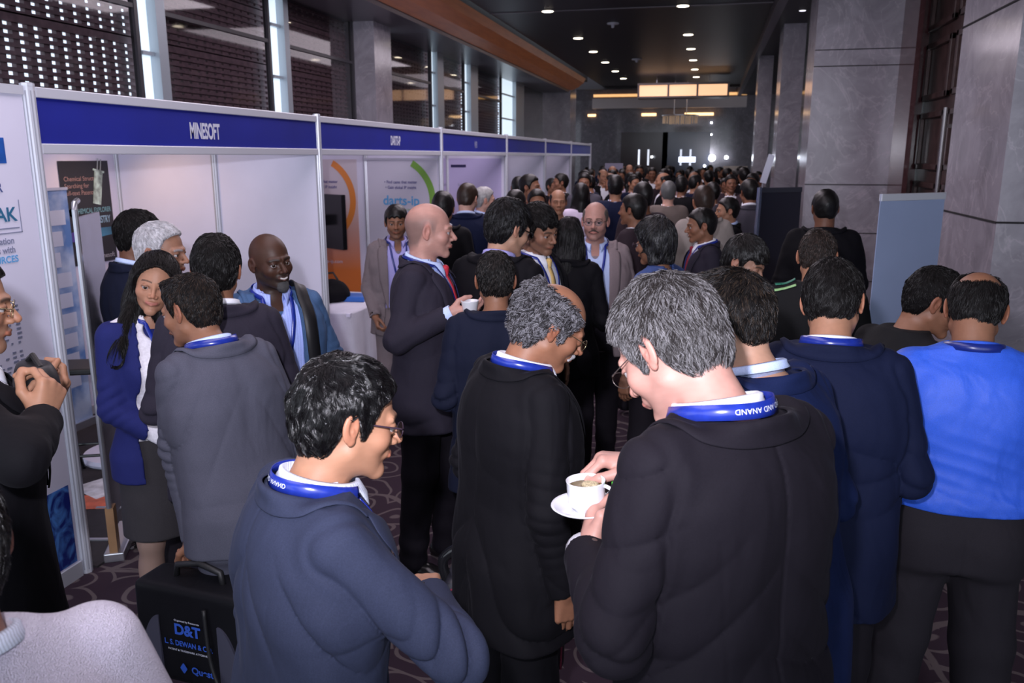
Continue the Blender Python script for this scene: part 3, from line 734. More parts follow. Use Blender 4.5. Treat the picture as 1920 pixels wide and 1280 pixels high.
    def f_jacket(s, P):
        p = s.p; hem = p.get('hem', .77)
        z = P[:, 2]; x = P[:, 0]
        d = s.f_torsoall(P, .006)
        y = P[:, 1] - s.lean * np.maximum(0, z - .95)
        fm = np.clip((1.42 - z) / .15, 0, 1)
        sdn = p.get('seed', 1)
        fa = 1.7 if p.get('fine') else 1.15; d = d + fa * fm * (.0050 * wig(P * vec(1, 1, .4), 17, sdn) + .0095 * crease(np.stack([np.abs(x), y, z], 1), (.75, .1, .62), 24, 2.2, sdn) + .0085 * crease(P, (.1, .0, 1), 26, 3.2, sdn + 3) * np.exp(-((z - 1.10) / .13) ** 2))
        # drape flutes towards the hem
        d = d - np.clip((1.0 - z) / .25, 0, 1) * .006 * np.sin(np.arctan2(x, y) * 7 + p.get('seed', 1))
        d = np.maximum(d, (hem - z) * .98)
        if hem < .9:   # hollow hem
            d = np.maximum(d, -np.maximum(s.torso(P, -.012), z - hem - .03))
        # back seam, vent
        if p.get('fine'):
            d = d + np.where(y < 0, .0035 * np.exp(-(x / .0035) ** 2), 0)
            d = d + np.where((y < 0) & (z < hem + .24), .006 * np.exp(-((x - .012) / .004) ** 2), 0)
            d = d + .0012 * np.where(y < .02, np.exp(-((np.abs(x) - .105 - .03 * np.clip((z - 1.1) / .3, 0, 1)) / .0035) ** 2), 0) * (z < 1.33)
        for sd in (-1, 1):
            q = s.sleeve(P, sd)
            dd = smin(d, q, .032)
            if p.get('fine') or p.get('mid'): dd = dd + (.0055 if p.get('fine') else .006) * np.exp(-((d - q) / .006) ** 2) * (np.abs(P[:, 0]) > .10)
            d = dd
        # open front
        op = p.get('open', 'v')
        if op == 'v': vw = np.interp(z, [p.get('vz', 1.13), 1.30, 1.42, 1.50], [0, .060, .082, .085]); dep = .02
        elif op == 'wide': vw = np.interp(z, [.7, 1.0, 1.2, 1.42, 1.5], [.13, .11, .09, .085, .085]); dep = .028
        else: vw = None
        if vw is not None:
            inner = s.f_torsoall(P, .006 - dep)
            wedge = smax(np.abs(x) - vw, -(y - .02), .01); wedge = np.maximum(wedge, -inner)
            d = smax(d, -wedge, .004)
        # neck opening
        nk = rcone(P, s.nb - np.array([0, 0, .02]), s.nt, .066, .070)
        d = np.maximum(d, -nk); d = np.maximum(d, z - 1.484)
        return d
    def f_shirt(s, P):
        p = s.p; z = P[:, 2]; full = p.get('top') in ('shirt', 'tee', 'sweater', 'blouse')
        off = .0 if full else -.008
        d = s.f_torsoall(P, off); lowz = p.get('shirt_low', .98)
        y = P[:, 1] - s.lean * np.maximum(0, z - .95)
        if full:
            a_ = p.get('foldamp', 1.0)
            d = d + a_ * (.004 * wig(P * vec(1, 1, .5), 26, 91) + .003 * np.abs(np.sin((z + .35 * P[:, 0]) * 58 + 3.5 * wig(P, 8, 93))) * np.exp(-((z - 1.12) / .13) ** 2))
            if p.get('top') == 'shirt': d = d - .010 * np.exp(-((z - lowz - .035) / .03) ** 2)   # blouson over the belt
            for sd in (-1, 1):
                q = s.sleeve(P, sd, .064, .054, .040) if not p.get('shortsleeve') else np.maximum(s.sleeve(P, sd, .066, .060, .05), (P - (s.arm[sd]['sh'] * .25 + s.arm[sd]['el'] * .75).astype(f32)) @ ((s.arm[sd]['el'] - s.arm[sd]['sh']) / np.linalg.norm(s.arm[sd]['el'] - s.arm[sd]['sh'])).astype(f32))
                d = smin(d, q, .02)
        else: d = d + .0015 * wig(P, 30, 94)
        d = np.maximum(d, lowz - z)
        nk = rcone(P, s.nb - np.array([0, 0, .03]), s.nt, .060 if p.get('top') != 'blouse' else .075, .062)
        if p.get('top') == 'blouse': nk = smin(nk, ell(P, s.L((0, .09, 1.44)), (.085, .07, .05)), .02)
        if p.get('opencollar'): nk = smin(nk, ell(P, s.L((0, .085, 1.455)), (.03, .05, .07)), .01)
        d = np.maximum(d, -nk); d = np.maximum(d, z - 1.50)
        if not full: d = np.maximum(d, np.minimum(z - 1.445, rcone(P, s.nb - np.array([0, 0, .03]), s.nt, .074, .074)))
        return d
    def legs(s):
        st = s.p.get('stance', (0, 0)); w = .085 if not s.fem else .07
        out = {}
        for sd, f in ((-1, st[0]), (1, st[1])):
            sp = s.p.get('spread', 1.0)
            hip = np.array([.088 * sd, -.01, .89]); ank = np.array([(.10 * sp) * sd, -.02 + f, .075]); kn = (hip + ank) / 2 + np.array([.006 * sd, .018 + .03 * (abs(f) > .05), .04]); out[sd] = (hip, kn, ank)
        return out
    def f_trousers(s, P):
        z = P[:, 2]; g = .5 + .5 * s.g; d = None; p = s.p
        for sd, (hip, kn, ank) in s.legs().items():
            k = p.get('legw', 1.0)
            q = smin(rcone(P, hip, kn, .098 * g, .076 * g * k), rcone(P, kn, ank, .076 * g * k, .066 * k), .03)
            q = q + .004 * np.sin(z * 60 + 3 * wig(P, 10, 40 + sd)) * np.clip((.42 - z) / .3, 0, 1) - .004 * np.exp(-((P[:, 1] - kn[1]) / .008) ** 2) * 0
            q = q + .003 * wig(P * vec(1, 1, .35), 28, 44)
            d = q if d is None else smin(d, q, .022)
        w = s.torso(P, -.012)
        w = np.maximum(w, z - p.get('waist', 1.03)); w = smax(w, .80 - z, .03)
        d = smin(d, w, .05)
        S = np.stack([np.abs(P[:, 0]), P[:, 1], z], 1)
        d = smin(d, ell(S, (.082, -.062, .885), (.082 * g, .075 * g, .09)), .04)
        if p.get('fine') or p.get('mid'):
            d = d + .003 * np.exp(-(P[:, 0] / .004) ** 2) * (P[:, 1] < 0) * (z > .80)
            d = d + .003 * np.exp(-((z - (p.get('waist', 1.03) - .04)) / .004) ** 2)
        d = np.maximum(d, z - p.get('waist', 1.03))
        return np.maximum(d, .028 - z)
    def f_skirt(s, P):
        z = P[:, 2]; d = s.torso(P, -.004) + .003 * wig(P * vec(1, 1, .3), 25, 61)
        return np.maximum(np.maximum(d, z - 1.06), s.p.get('skirt', .52) - z)
    def f_legskin(s, P):
        d = None
        for sd, (hip, kn, ank) in s.legs().items():
            q = smin(rcone(P, hip, kn, .075, .052), rcone(P, kn, ank + np.array([0, 0, -.02]), .050, .034), .03)
            q = smin(q, ell(P, kn * .55 + ank * .45 + np.array([0, -.025, .06]), (.045, .05, .10)), .03)
            q = smin(q, rcone(P, ank + np.array([0, 0, -.03]), ank + np.array([.01 * sd, .12, -.05]), .030, .022), .02)
            d = q if d is None else np.minimum(d, q)
        return np.maximum(d, .004 - P[:, 2])
    def f_shoe(s, P, sd):
        ank = s.legs()[sd][2]; x, y = ank[0], ank[1]; to = .03 * sd
        if s.fem:
            d = smin(rcone(P, (x, y - .03, .05), (x + to, y + .13, .022), .034, .024), ell(P, (x + to, y + .12, .02), (.036, .055, .022)), .02)
        else:
            d = smin(rcone(P, (x, y - .045, .048), (x + to * .6, y + .08, .038), .040, .040), ell(P, (x + to, y + .145, .028), (.046, .085, .034)), .03)
            d = smin(d, rcone(P, (x, y - .01, .09), (x, y, .05), .036, .04), .02)
            q = np.maximum(ell(P, (x + to * .5, y + .05, .0), (.054, .165, .020)), -P[:, 2]); d = smin(d, q, .004)
        return np.maximum(d, .003 - P[:, 2])
    def f_hand(s, P, sd):
        a = s.arm[sd]; hs = a['hs'] * (.90 if s.fem else 1.0); W, d, n, t = a['wr'], a['d'], a['n'], a['t']
        D = rcone(P, W - a['fd'] * .09, W, .032 * (.85 if s.fem else 1), .0265 * hs)
        kn = [W + (d * (.088 - .004 * abs(i - 1)) + t * (.030 - .0195 * i) + n * (.004 * (i == 0) - .0)) * hs for i in range(4)]
        pm = None
        for i, k in enumerate(kn):
            q = rcone(P, W + t * (.014 - .009 * i) * hs + d * .012, k, .0165 * hs, .0125 * hs); pm = q if pm is None else smin(pm, q, .012)
        pm = smin(pm, ell_o(P, W + (d * .04 + t * .022 + n * .010) * hs, d, t, n, (.034 * hs, .017 * hs, .015 * hs)), .012)
        D = smin(D, pm, .02)
        segs = [(.042, .026, .020), (.046, .029, .021), (.042, .027, .020), (.033, .020, .018)]; rad = (.0092, .0094, .0088, .0078)
        cu = a['curl']
        for i in range(4):
            c = cu[i] if isinstance(cu[0], (tuple, list)) else tuple(v * (1 + .10 * i) for v in cu)
            ang = 0; p0 = kn[i]; f = None; sp = (.06 - .04 * i) * (1 if sum(c) < 2.2 else .2)
            for j in range(3):
                ang += c[j]; dr = d * math.cos(ang) + n * math.sin(ang) + t * sp; dr /= np.linalg.norm(dr)
                p1 = p0 + dr * segs[i][j] * hs; r0 = rad[i] * hs * (1, .93, .86)[j]; r1 = rad[i] * hs * (.93, .86, .76)[j]
                q = rcone(P, p0, p1, r0, r1); f = q if f is None else smin(f, q, .003); p0 = p1
            D = smin(D, f, .006)
            a.setdefault('tips', {})[i] = p0
        th = a['thumb']; b0 = W + (d * .026 + t * .026 + n * .010) * hs
        if isinstance(th, tuple): dirs = [np.array(v, float) for v in th]
        else: dirs = [d * .62 + t * (.75 - th * .6) + n * (.25 + th * .6), d * .85 + t * (.30 - th * .7) + n * (.2 + th * .6), d * .9 + t * (.15 - th * .9) + n * (.15 + th * .5)]
        p0 = b0; f = None
        for j, (dr, ln) in enumerate(zip(dirs, (.042, .034, .027))):
            dr = dr / np.linalg.norm(dr); p1 = p0 + dr * ln * hs
            q = rcone(P, p0, p1, (.0135, .0112, .0102)[j] * hs, (.0112, .0102, .0080)[j] * hs); f = q if f is None else smin(f, q, .004); p0 = p1
        a['tips'][4] = p0
        return smin(D, f, .010)
    def f_headneck(s, P):
        d = sdf_head(s.hq(P), s.p)
        nr = .047 if s.fem else (.054 + .012 * (s.g - 1) * 4)
        nk = rcone(P, s.nb, s.nt + s.R @ np.array([0, -.012, .0]), nr, nr * .95)
        d = smin(d, nk, .028)
        ch = smin(s.torso(P, -.022), s.shoulders(P) + .022, .03); ch = np.maximum(np.maximum(ch, 1.36 - P[:, 2]), P[:, 2] - 1.475)
        return smin(d, ch, .03)

def ell_o(P, c, a, b, n, r):
    q = P - np.asarray(c, f32); Q = np.stack([q @ a.astype(f32), q @ b.astype(f32), q @ n.astype(f32)], 1); return ell(Q, (0, 0, 0), r)

ARMS = {  # elbow, wrist, hand (mirrored in x for the left arm)
    'hang':   ((.228, -.035, 1.125), (.238, .03, .885), dict(d=(.02, .12, -1), n=(-1, 0, 0), t=(0, 1, .1), curl=(.35, .45, .3))),
    'bent':   ((.228, -.03, 1.125), (.13, .215, 1.10), dict(n=(-.2, -.2, -1), t=(-1, 0, .2), curl=(.5, .6, .4))),
    'cup':    ((.225, -.01, 1.13), (.12, .22, 1.19), dict(n=(-.9, .1, .3), t=(0, 0, 1), curl=(.7, .6, .4), thumb=.5)),
    'clasp':  ((.195, .0, 1.13), (.065, .20, 1.00), dict(d=(-.7, .3, -.4), n=(-.2, -1, 0), t=(0, .1, 1), curl=(.6, .6, .3))),
    'read':   ((.225, .0, 1.13), (.10, .25, 1.15), dict(d=(-.3, 1, .1), n=(-.3, 0, 1), t=(1, .2, 0), curl=(.6, .6, .3), thumb=.5)),
    'pocket': ((.275, -.06, 1.13), (.215, .06, .93), dict(d=(-.1, .3, -1), curl=(.6, .7, .4))),
    'low':    ((.225, -.03, 1.12), (.19, .13, .93), dict(d=(-.1, .5, -.8), n=(-1, .2, 0), t=(0, 1, .3), curl=(.7, .8, .5))),
    'up':     ((.235, .06, 1.16), (.14, .24, 1.33), dict(n=(-1, 0, 0), t=(0, -.4, 1), curl=(.8, .8, .5))),
    'back':   ((.27, -.09, 1.14), (.14, -.16, .98), dict(d=(-1, -.1, -.2), n=(0, -1, 0), t=(0, 0, 1), curl=(.5, .5, .3))),
}

def merge(parts):
    V, F, C, o = [], [], [], 0
    for pt in parts:
        v, f = pt[0], pt[1]; V.append(v); F.append(f + o); o += len(v)
        C.append(pt[2] if len(pt) > 2 else None)
    return np.concatenate(V), np.concatenate(F), (None if C[0] is None else np.concatenate(C))

def strands(fig, capV, capF, p, n, length, rad, seg=5, curl=0.3, lift=.002, rng=None):
    """hair strands that follow the scalp away from the crown; returns verts, faces, colours in figure space"""
    rng = rng or np.random.default_rng(p.get('seed', 1))
    Q = fig.hq(capV[capF].mean(1)); fn = lambda q: sdf_hair(q, p)
    ok = (Q[:, 2] > -.09) | (p.get('hair') in ('long', 'bob'))
    idx = np.flatnonzero(ok); pick = rng.choice(idx, n); R0 = Q[pick] + rng.normal(size=(n, 3)) * .0012
    crown = vec(*p.get('whorl', (.012, -.062, .108)))
    N0 = grad(fn, R0.astype(f32)); P0 = R0.astype(f32) - fn(R0.astype(f32))[:, None] * N0
    cl = (np.floor(P0 / p.get('clump', .011))).astype(np.int64); hsh = (cl[:, 0] * 73856093 ^ cl[:, 1] * 19349663 ^ cl[:, 2] * 83492791) % 1000 / 1000.0
    h2 = (cl[:, 0] * 2654435 ^ cl[:, 1] * 805459 ^ cl[:, 2] * 3674653) % 1000 / 1000.0
    side = rng.normal(size=(n, 3)) * p.get('messy', .14) + np.stack([np.sin(hsh * 6.28), np.cos(h2 * 6.28), np.sin(h2 * 9)], 1) * curl
    P = P0 + N0 * rng.uniform(-.001, .0015, (n, 1)); pts = [P]; Ls = length * rng.uniform(.65, 1.25, n); dirv = None
    kmod = np.linspace(0, 1, seg + 1)
    for k in range(seg):
        g = grad(fn, P.astype(f32)); rad_ = P - crown; rad_ /= np.linalg.norm(rad_, axis=1, keepdims=True) + 1e-6
        sw = np.cross(g, rad_) * .35 * np.exp(-np.linalg.norm(P - crown, axis=1, keepdims=True) / .05)
        fl = rad_ + sw + np.array([0, p.get('comb', .0), -.25]) + side
        if curl > .6: fl = fl + curl * np.stack([np.sin(k * 2.1 + hsh * 20), np.cos(k * 1.7 + h2 * 20), np.sin(k * 1.3 + hsh * 30)], 1)
        if p.get('hair') in ('long',): fl = np.where(P[:, 2:3] < .03, np.array([0, .05, -1]) + side * .6, fl)
        fl = fl - g * np.einsum('ij,ij->i', fl, g)[:, None]; fl /= np.linalg.norm(fl, axis=1, keepdims=True) + 1e-6
        dirv = fl if dirv is None else dirv * .45 + fl * .55
        P = P + dirv * (Ls / seg)[:, None]
        lf = (.0006 + lift * kmod[k + 1] * (.5 + h2))
        P = P - (fn(P.astype(f32)) - lf)[:, None] * grad(fn, P.astype(f32)) * .8
        pts.append(P)
    pts = np.stack(pts, 1); M = seg + 1
    T = np.gradient(pts, axis=1); T /= np.linalg.norm(T, axis=2, keepdims=True) + 1e-9
    ref = rng.normal(size=(n, 1, 3)); A = np.cross(T, np.broadcast_to(ref, T.shape)); A /= np.linalg.norm(A, axis=2, keepdims=True) + 1e-9; B = np.cross(T, A)
    rr = rad * rng.uniform(.7, 1.3, (n, 1)) * np.array([1, 1, .95, .85, .65, .25, .2, .15])[:M][None] if M <= 8 else rad * np.ones((n, M))
    V = []
    for j in range(3):
        a_ = 2 * math.pi * j / 3; V.append(pts + (A * math.cos(a_) + B * math.sin(a_)) * rr[:, :, None])
    V = np.stack(V, 2)                                     # n, M, 3, 3
    base = (np.arange(n) * M * 3)[:, None, None]; kk = np.arange(seg)[None, :, None] * 3; jj = np.arange(3)[None, None, :]; j2 = (jj + 1) % 3
    F = np.stack([base + kk + jj, base + kk + j2, base + kk + 3 + j2, base + kk + 3 + jj], -1).reshape(-1, 4)
    c0 = np.array(p['haircol'], float); c1 = np.array(p.get('haircol2', c0 * 1.8), float); gw = p.get('grey', .25)
    zone = 0
    if p.get('greyzone') == 'front': zone = np.clip((P0[:, 1] + .02) / .08, 0, 1) * .45
    m = (rng.uniform(size=n) < gw * (.6 + .8 * hsh) + zone).astype(float) * rng.uniform(.5, 1, n)
    col = c0 + (c1 - c0) * m[:, None]; col = col * rng.uniform(.75, 1.2, (n, 1))
    Vw = V.reshape(-1, 3) @ fig.R.T.astype(float) + fig.H0
    return Vw.astype(f32), F.astype(np.int32), np.repeat(col, M * 3, 0).astype(f32)

def ribbon(fn, path, width, off, n=50, closed=False, updir=None, it=5, rows=3):
    """ribbon laid on the surface fn at height off along a path; returns rows"""
    P = smooth_path(path, n, closed); P = drape(fn, P, off, it).astype(float)
    T = np.gradient(P, axis=0) if not closed else (np.roll(P, -1, 0) - np.roll(P, 1, 0)); T /= np.linalg.norm(T, axis=1, keepdims=True) + 1e-9
    N = grad(fn, P.astype(f32)).astype(float); Wd = np.cross(T, N); Wd /= np.linalg.norm(Wd, axis=1, keepdims=True) + 1e-9
    w = np.asarray(width, float); w = np.interp(np.linspace(0, 1, len(P)), np.linspace(0, 1, len(w)), w) if w.ndim else np.full(len(P), w)
    R = []
    for k in np.linspace(-.5, .5, rows): R.append(drape(fn, P + Wd * (w * k)[:, None], off, 3).astype(float) if rows > 2 or k else P + Wd * (w * k)[:, None])
    return R, P, T, N, Wd
def tostrip(R, s, name, m, parent, thick=.0015, closed=False, smooth=True):
    V, F = strip([r for r in R], closed=closed); o = mesh_obj(name, V * s, F, m, parent, smooth)
    if thick: md = o.modifiers.new('solid', 'SOLIDIFY'); md.thickness = thick * s; md.offset = 1.0
    return o
HAIR_MATS = {}
def hair_mat(p):
    g = p.get('hairgloss', .34); return attr_mat('hair_%d' % int(g * 100), rough=g, spec=.5 if g < .3 else .3)
def skin_mat(): return attr_mat('skin', rough=.50, sss=.08, spec=.36, bump=(420, .12, .0012))
def tube_path(pts, r, n=6): m = MB(); m.tube(pts, r, n); return m

def make_person(p, label, loc=None, face=0.0, group=None, name='person'):
    """p: description dict; D: distance class sets the voxel size"""
    fig = Fig(p); D = p['D']; s = p.get('s', 1.0)
    fine, mid = p.get('fine', False), p.get('mid', False)
    hv = max(.0026, .00095 * D); gv = max(.0045, .0024 * D); hdv = max(.0028, .0011 * D)
    t = thing(name, label, 'person', loc, face, group)
    lowcut = p.get('lowcut', 0.0)       # below this height nothing of the figure can be seen past the frame: legs stay coarse
    # body: head, neck, hands finely; trunk and limbs under the clothes coarsely, one mesh
    fn = fig.f_headneck; H = fig.H0
    lo = np.minimum(H - .14, [-.16, fig.nb[1] - .10, 1.40]); hi = np.maximum(H + .14, [.16, fig.nb[1] + .12, 1.46])
    v, f = surface(fn, lo, hi, hv); Q = fig.hq(v); C = head_colour(Q, p)
    below = np.clip((Q[:, 2] + .115) / -.03, 0, 1)[:, None]; C = C * (1 - below) + np.array(p['skin']) * below * (1 + .05 * wig(v, 60, 8))[:, None]
    parts = [(v, f, C.astype(f32))]
    if not p.get('nohands'):
        for sd in (-1, 1):
            a = fig.arm[sd]; c = a['wr'] + a['d'] * .08; fnh = lambda P, sd=sd: fig.f_hand(P, sd)
            low = np.minimum(c - .135, a['wr'] - a['fd'] * .1 - .04); hig = np.maximum(c + .135, a['wr'] - a['fd'] * .1 + .04)
            v, f = surface(fnh, low, hig, hdv); sk = np.array(p['skin']) * (1 + .05 * wig(v, 80, 9) + .05 * wig(v, 240, 10))[:, None]
            tips = np.array([a['tips'][i] for i in range(5)]); dt = np.min(np.linalg.norm(v[:, None, :] - tips[None], axis=2), 1)
            w = np.clip(1 - dt / .018, 0, 1)[:, None] * .35; sk = sk * (1 - w) + sk * np.array([1.25, 1.05, 1.02]) * w
            parts.append((v, f, sk.astype(f32)))
    def core(P):
        d = smin(fig.torso(P, -.03), fig.shoulders(P) + .025, .03); d = np.maximum(np.maximum(d, .85 - P[:, 2]), P[:, 2] - 1.47)
        for sd in (-1, 1):
            a = fig.arm[sd]; d = smin(d, smin(rcone(P, a['sh'], a['el'], .042, .034), rcone(P, a['el'], a['wr'], .034, .026), .02), .02)
        for sd, (hip, kn, ank) in fig.legs().items(): d = smin(d, smin(rcone(P, hip, kn, .075, .05), rcone(P, kn, ank, .05, .036), .02), .02)
        return d
    bb = np.array([a_[k] for a_ in fig.arm.values() for k in ('sh', 'el', 'wr')])
    if True:
        v, f = surface(core, np.minimum(bb.min(0) - .06, [-.2, -.3, .03]), np.maximum(bb.max(0) + .06, [.2, .3, 1.5]), .022 if not p.get('barearm') else .01, block=4)
        parts.append((v, f, np.tile(np.array(p['skin'], f32), (len(v), 1))))
    if p.get('skirt') or p.get('barelegs'):
        v, f = surface(fig.f_legskin, (-.25, -.3, 0), (.25, .35, .6), max(.007, .003 * D)); parts.append((v, f, np.tile(np.array(p.get('legcol', p['skin']), f32), (len(v), 1))))
    V, F, C = merge(parts)
    body = mesh_obj('body', V * s, F, skin_mat(), t, True, col=C)
    # eyes
    if p.get('eyes', True) and D < 9:
        for sd in (-1, 1):
            m = MB(); c = np.array([.031 * sd, .0750, .0025]); gz = np.array(p.get('gaze', (0, 1, -.05)), float); gz /= np.linalg.norm(gz)
            A = np.cross(gz, [0, 0, 1]); A /= np.linalg.norm(A); B = np.cross(A, gz); r = .0128
            prev = None; rings = [0, .24, .58, .64, .9, 1.4, 1.9]; nn = 16; vv = []; ff = []; mi = []
            for a_ in rings:
                for j in range(nn):
                    b_ = 2 * math.pi * j / nn; vv.append(c + r * (gz * math.cos(a_) + (A * math.cos(b_) + B * math.sin(b_)) * math.sin(a_)))
            for i in range(len(rings) - 1):
                for j in range(nn): ff.append((i * nn + j, (i + 1) * nn + j, (i + 1) * nn + (j + 1) % nn, i * nn + (j + 1) % nn)); mi.append(2 if i < 1 else (1 if i < 2 else 0))
            vv = np.array(vv) @ fig.R.T + fig.H0
            mesh_obj('eye', vv * s, ff, None, t, True, mats=[mat('eye_white', (.40, .37, .37), .15), mat('iris_brown', (.035, .016, .008), .08), mat('pupil', (.003, .003, .003), .05)], midx=mi)
    # hair
    style = p.get('hair', 'short')
    if style != 'none':
        ev = max(.0034, .0012 * D)
        fnh = lambda P: sdf_hair(fig.hq(P), p)
        ext = .17 if style not in ('long',) else .48
        v, f = surface(fnh, H - np.array([.15, .17, ext]), H + .165, ev)
        if len(v):
            c0 = np.array(p['haircol'], float); C = np.tile(c0 * (.75 if D < 5 else 1), (len(v), 1)); 
            Qh = fig.hq(v); gg = np.clip(.5 + .9 * wig(Qh, 150, 14) + .5 * wig(Qh, 400, 15), 0, 1)[:, None] * min(1, p.get('grey', .1) * 1.4)
            C = C * (1 - gg) + np.array(p.get('haircol2', c0 * 1.6)) * gg
            hp = [(v, f, C.astype(f32))]
            ns = p.get('strands', 0)
            if ns: hp.append(strands(fig, v, f, p, ns, p.get('hairlen', .028), max(.00042, .00030 * D), curl=p.get('curl', .3), lift=p.get('lift', .002)))
            V, F, C = merge(hp); mi = np.zeros(len(F), np.int32); mi[len(hp[0][1]):] = 1
            mesh_obj('hair', V * s, F, None, t, True, mats=[attr_mat('hair_cap' if ns else 'hair_far', rough=.75 if ns else .42, spec=.12 if ns else .35), hair_mat(p)], midx=mi, col=C)
    if p.get('moustache'):
        fnm = lambda P: smin(*[rcone(fig.hq(P), (.004 * sg, .101, -.0435), (.030 * sg, .084, -.058), .0062, .004) for sg in (-1, 1)], .004) + .001 * wig(P, 400, 3)
        v, f = surface(fnm, fig.H0 - .14, fig.H0 + .14, max(.0022, .0008 * D)); 
        if len(v): mesh_obj('moustache', v * s, f, mat('moustache_%s' % p['moustache'][0], p['moustache'][1], .6, bump=(400, 1, .003)), t, True)
    if p.get('beard'):
        fnb = lambda P: np.maximum(ell(fig.hq(P), (0, .076, -.094), (.028, .022, .028)), (fig.hq(P)[:, 2] + .070)) + .0015 * wig(P, 300, 3)
        v, f = surface(fnb, fig.H0 - .16, fig.H0 + .14, max(.0025, .0009 * D)); mesh_obj('beard', v * s, f, mat('beard_grey', p['beard'], .75, bump=(400, 1, .003)), t, True)
    # glasses
    if p.get('glasses'):
        def w2(q): return (np.array(q) @ fig.R.T + fig.H0) * s
        m = MB(); rr = .00085 * max(1, D * .33)
        for sd in (-1, 1):
            ring = [w2((.031 * sd + .0235 * math.cos(a_) , .1035 - .004 * abs(math.cos(a_) * .5 + .5 * 1) * (1 if sd * math.cos(a_) > 0 else 0), .001 + .0165 * math.sin(a_))) for a_ in np.linspace(0, 2 * math.pi, 21)[:-1]]
            m.tube(ring, rr * s, 6, closed=True)
            m.tube([w2((.0545 * sd, .102, .006)), w2((.066 * sd, .090, .009)), w2((.0765 * sd, .04, .012)), w2((.0785 * sd, -.002, .014)), w2((.078 * sd, -.022, -.004))], rr * p.get('temple', 1.2) * s, 6)
        m.tube([w2((-.009, .104, .006)), w2((0, .107, .008)), w2((.009, .104, .006))], rr * s, 6)
        go = m.build('glasses', mat('frame_' + p['glasses'][0], p['glasses'][1], .25, metal=p['glasses'][2]), t, True)
        for sd in (-1, 1):
            lm = MB(); ring = [w2((.031 * sd + .022 * math.cos(a_), .1033, .001 + .015 * math.sin(a_))) for a_ in np.linspace(0, 2 * math.pi, 17)[:-1]]
            lm.add(ring, [tuple(range(16))]); lm.build('lens', M_glass, go)
    top = p.get('top', 'jacket')
    topb = bb.copy(); lo = np.minimum(bb.min(0) - .10, [-.30, -.26, .60]); hi = np.maximum(bb.max(0) + .10, [.30, .30, 1.52])
    hi[2] = max(1.52, bb[:, 2].max() + .1); lo[1] -= .02; hi[1] += fig.lean * .55; lo[1] += min(0, fig.lean * .55)
    zl = max(lowcut - .05, 0)
    if top in ('jacket',):
        l2 = lo.copy(); l2[2] = max(p.get('hem', .77) - .02, 0); l2[2] = min(l2[2], bb[:, 2].min() - .08)
        v, f = surface(fig.f_jacket, l2, hi, gv); jk = mesh_obj('jacket', v * s, f, p['topmat'], t, True)
        if not p.get('far'):
            # collar and lapels
            fj = lambda P: smin(smin(fig.f_torsoall(P, .006), fig.sleeve(P, -1), .016), fig.sleeve(P, 1), .016)
            vz = p.get('vz', 1.13) if p.get('open', 'v') == 'v' else .98
            L = fig.L; e = .075 + fig.g * .004
            half = [L((.008, .14, vz)), L((.052, .135, (vz + 1.42) / 2)), L((.082, .088, 1.40)), L((e + .008, .028, 1.462)), L((.089, -.045, 1.488)), L((.052, -.096, 1.499)), L((0, -.112, 1.503))]
            if p.get('open') == 'wide': half[0] = L((.09, .13, .98)); half[1] = L((.085, .13, 1.2))
            full = half + [q * np.array([-1, 1, 1]) for q in half[-2::-1]]
            wfull = np.array([.004, .075, .085, .050, .043, .043, .043]); wf = np.concatenate([wfull, wfull[-2::-1]])
            P = smooth_path(full, 72); K = len(P); u = np.linspace(0, 1, K); wid = np.interp(u, np.linspace(0, 1, 13), wf)
            if p.get('fine') or mid:   # notch between collar and lapel
                for c_ in (.215, .785): wid = wid - .028 * np.exp(-((u - c_) / .014) ** 2)
            # inner edge: near the neck keep as is; on the chest lay on the surface
            onb = np.clip((P[:, 2] - 1.40) / .06, 0, 1)[:, None]
            Pd = drape(fj, P, .008).astype(float); P = Pd * (1 - onb) + P * onb
            T = np.gradient(P, axis=0); T /= np.linalg.norm(T, axis=1, keepdims=True); 
            outd = P - np.array([0, fig.nb[1], 0]); outd[:, 2] = 0; outd /= np.linalg.norm(outd, axis=1, keepdims=True) + 1e-6
            outd = outd * (1 - .15 * onb) + np.array([0, 0, -1]) * (.85 * onb)
            outd = np.where(onb < .5, np.sign(P[:, :1]) * np.array([[1, 0, 0]]) - T * 0, outd); outd -= T * np.einsum('ij,ij->i', outd, T)[:, None]; outd /= np.linalg.norm(outd, axis=1, keepdims=True) + 1e-6
            R = [P - outd * .012 * onb - np.array([0, 0, .012]) * onb, P]
            for k in (.18, .4, .7, 1.0): R.append(drape(fj, P + outd * (wid * k)[:, None], .007 if k < 1 else .005, 5).astype(float) * 1.0)
            if True:
                k2 = onb * .75; R[2] = R[2] * (1 - k2) + (P + outd * (wid * .22)[:, None] + np.array([0, 0, -.002])) * k2
                k3 = onb * .35; R[3] = R[3] * (1 - k3) + (P + outd * (wid * .5)[:, None]) * k3
            V, F = strip(R); c = mesh_obj('collar', V * s, F, p['topmat'], jk, True); md = c.modifiers.new('solid', 'SOLIDIFY'); md.thickness = .0035 * s; md.offset = 0.0
            if fine:
                sub = c.modifiers.new('sub', 'SUBSURF'); sub.levels = 1; sub.render_levels = 1
            if fine or mid:
                bt = MB()
                for sd in (-1, 1):
                    a = fig.arm[sd]; ax = a['fd']; side = np.cross(ax, [sd, 0, 0.2]); side /= np.linalg.norm(side)
                    if side[1] > 0: side = -side
                    for k in range(4):
                        c0 = a['wr'] - ax * (.022 + k * .016) + side * .043; n_ = side
                        M = Matrix.Translation(Vector(c0 * s)) @ Vector(n_).to_track_quat('Z', 'Y').to_matrix().to_4x4()
                        bt.lathe([(0, .003), (.006, .003), (.007, .0015), (.007, -.001)], n=10, M=M)
                bt.build('sleeve_button', mat('suit_button', (.03, .028, .03), .25), jk)
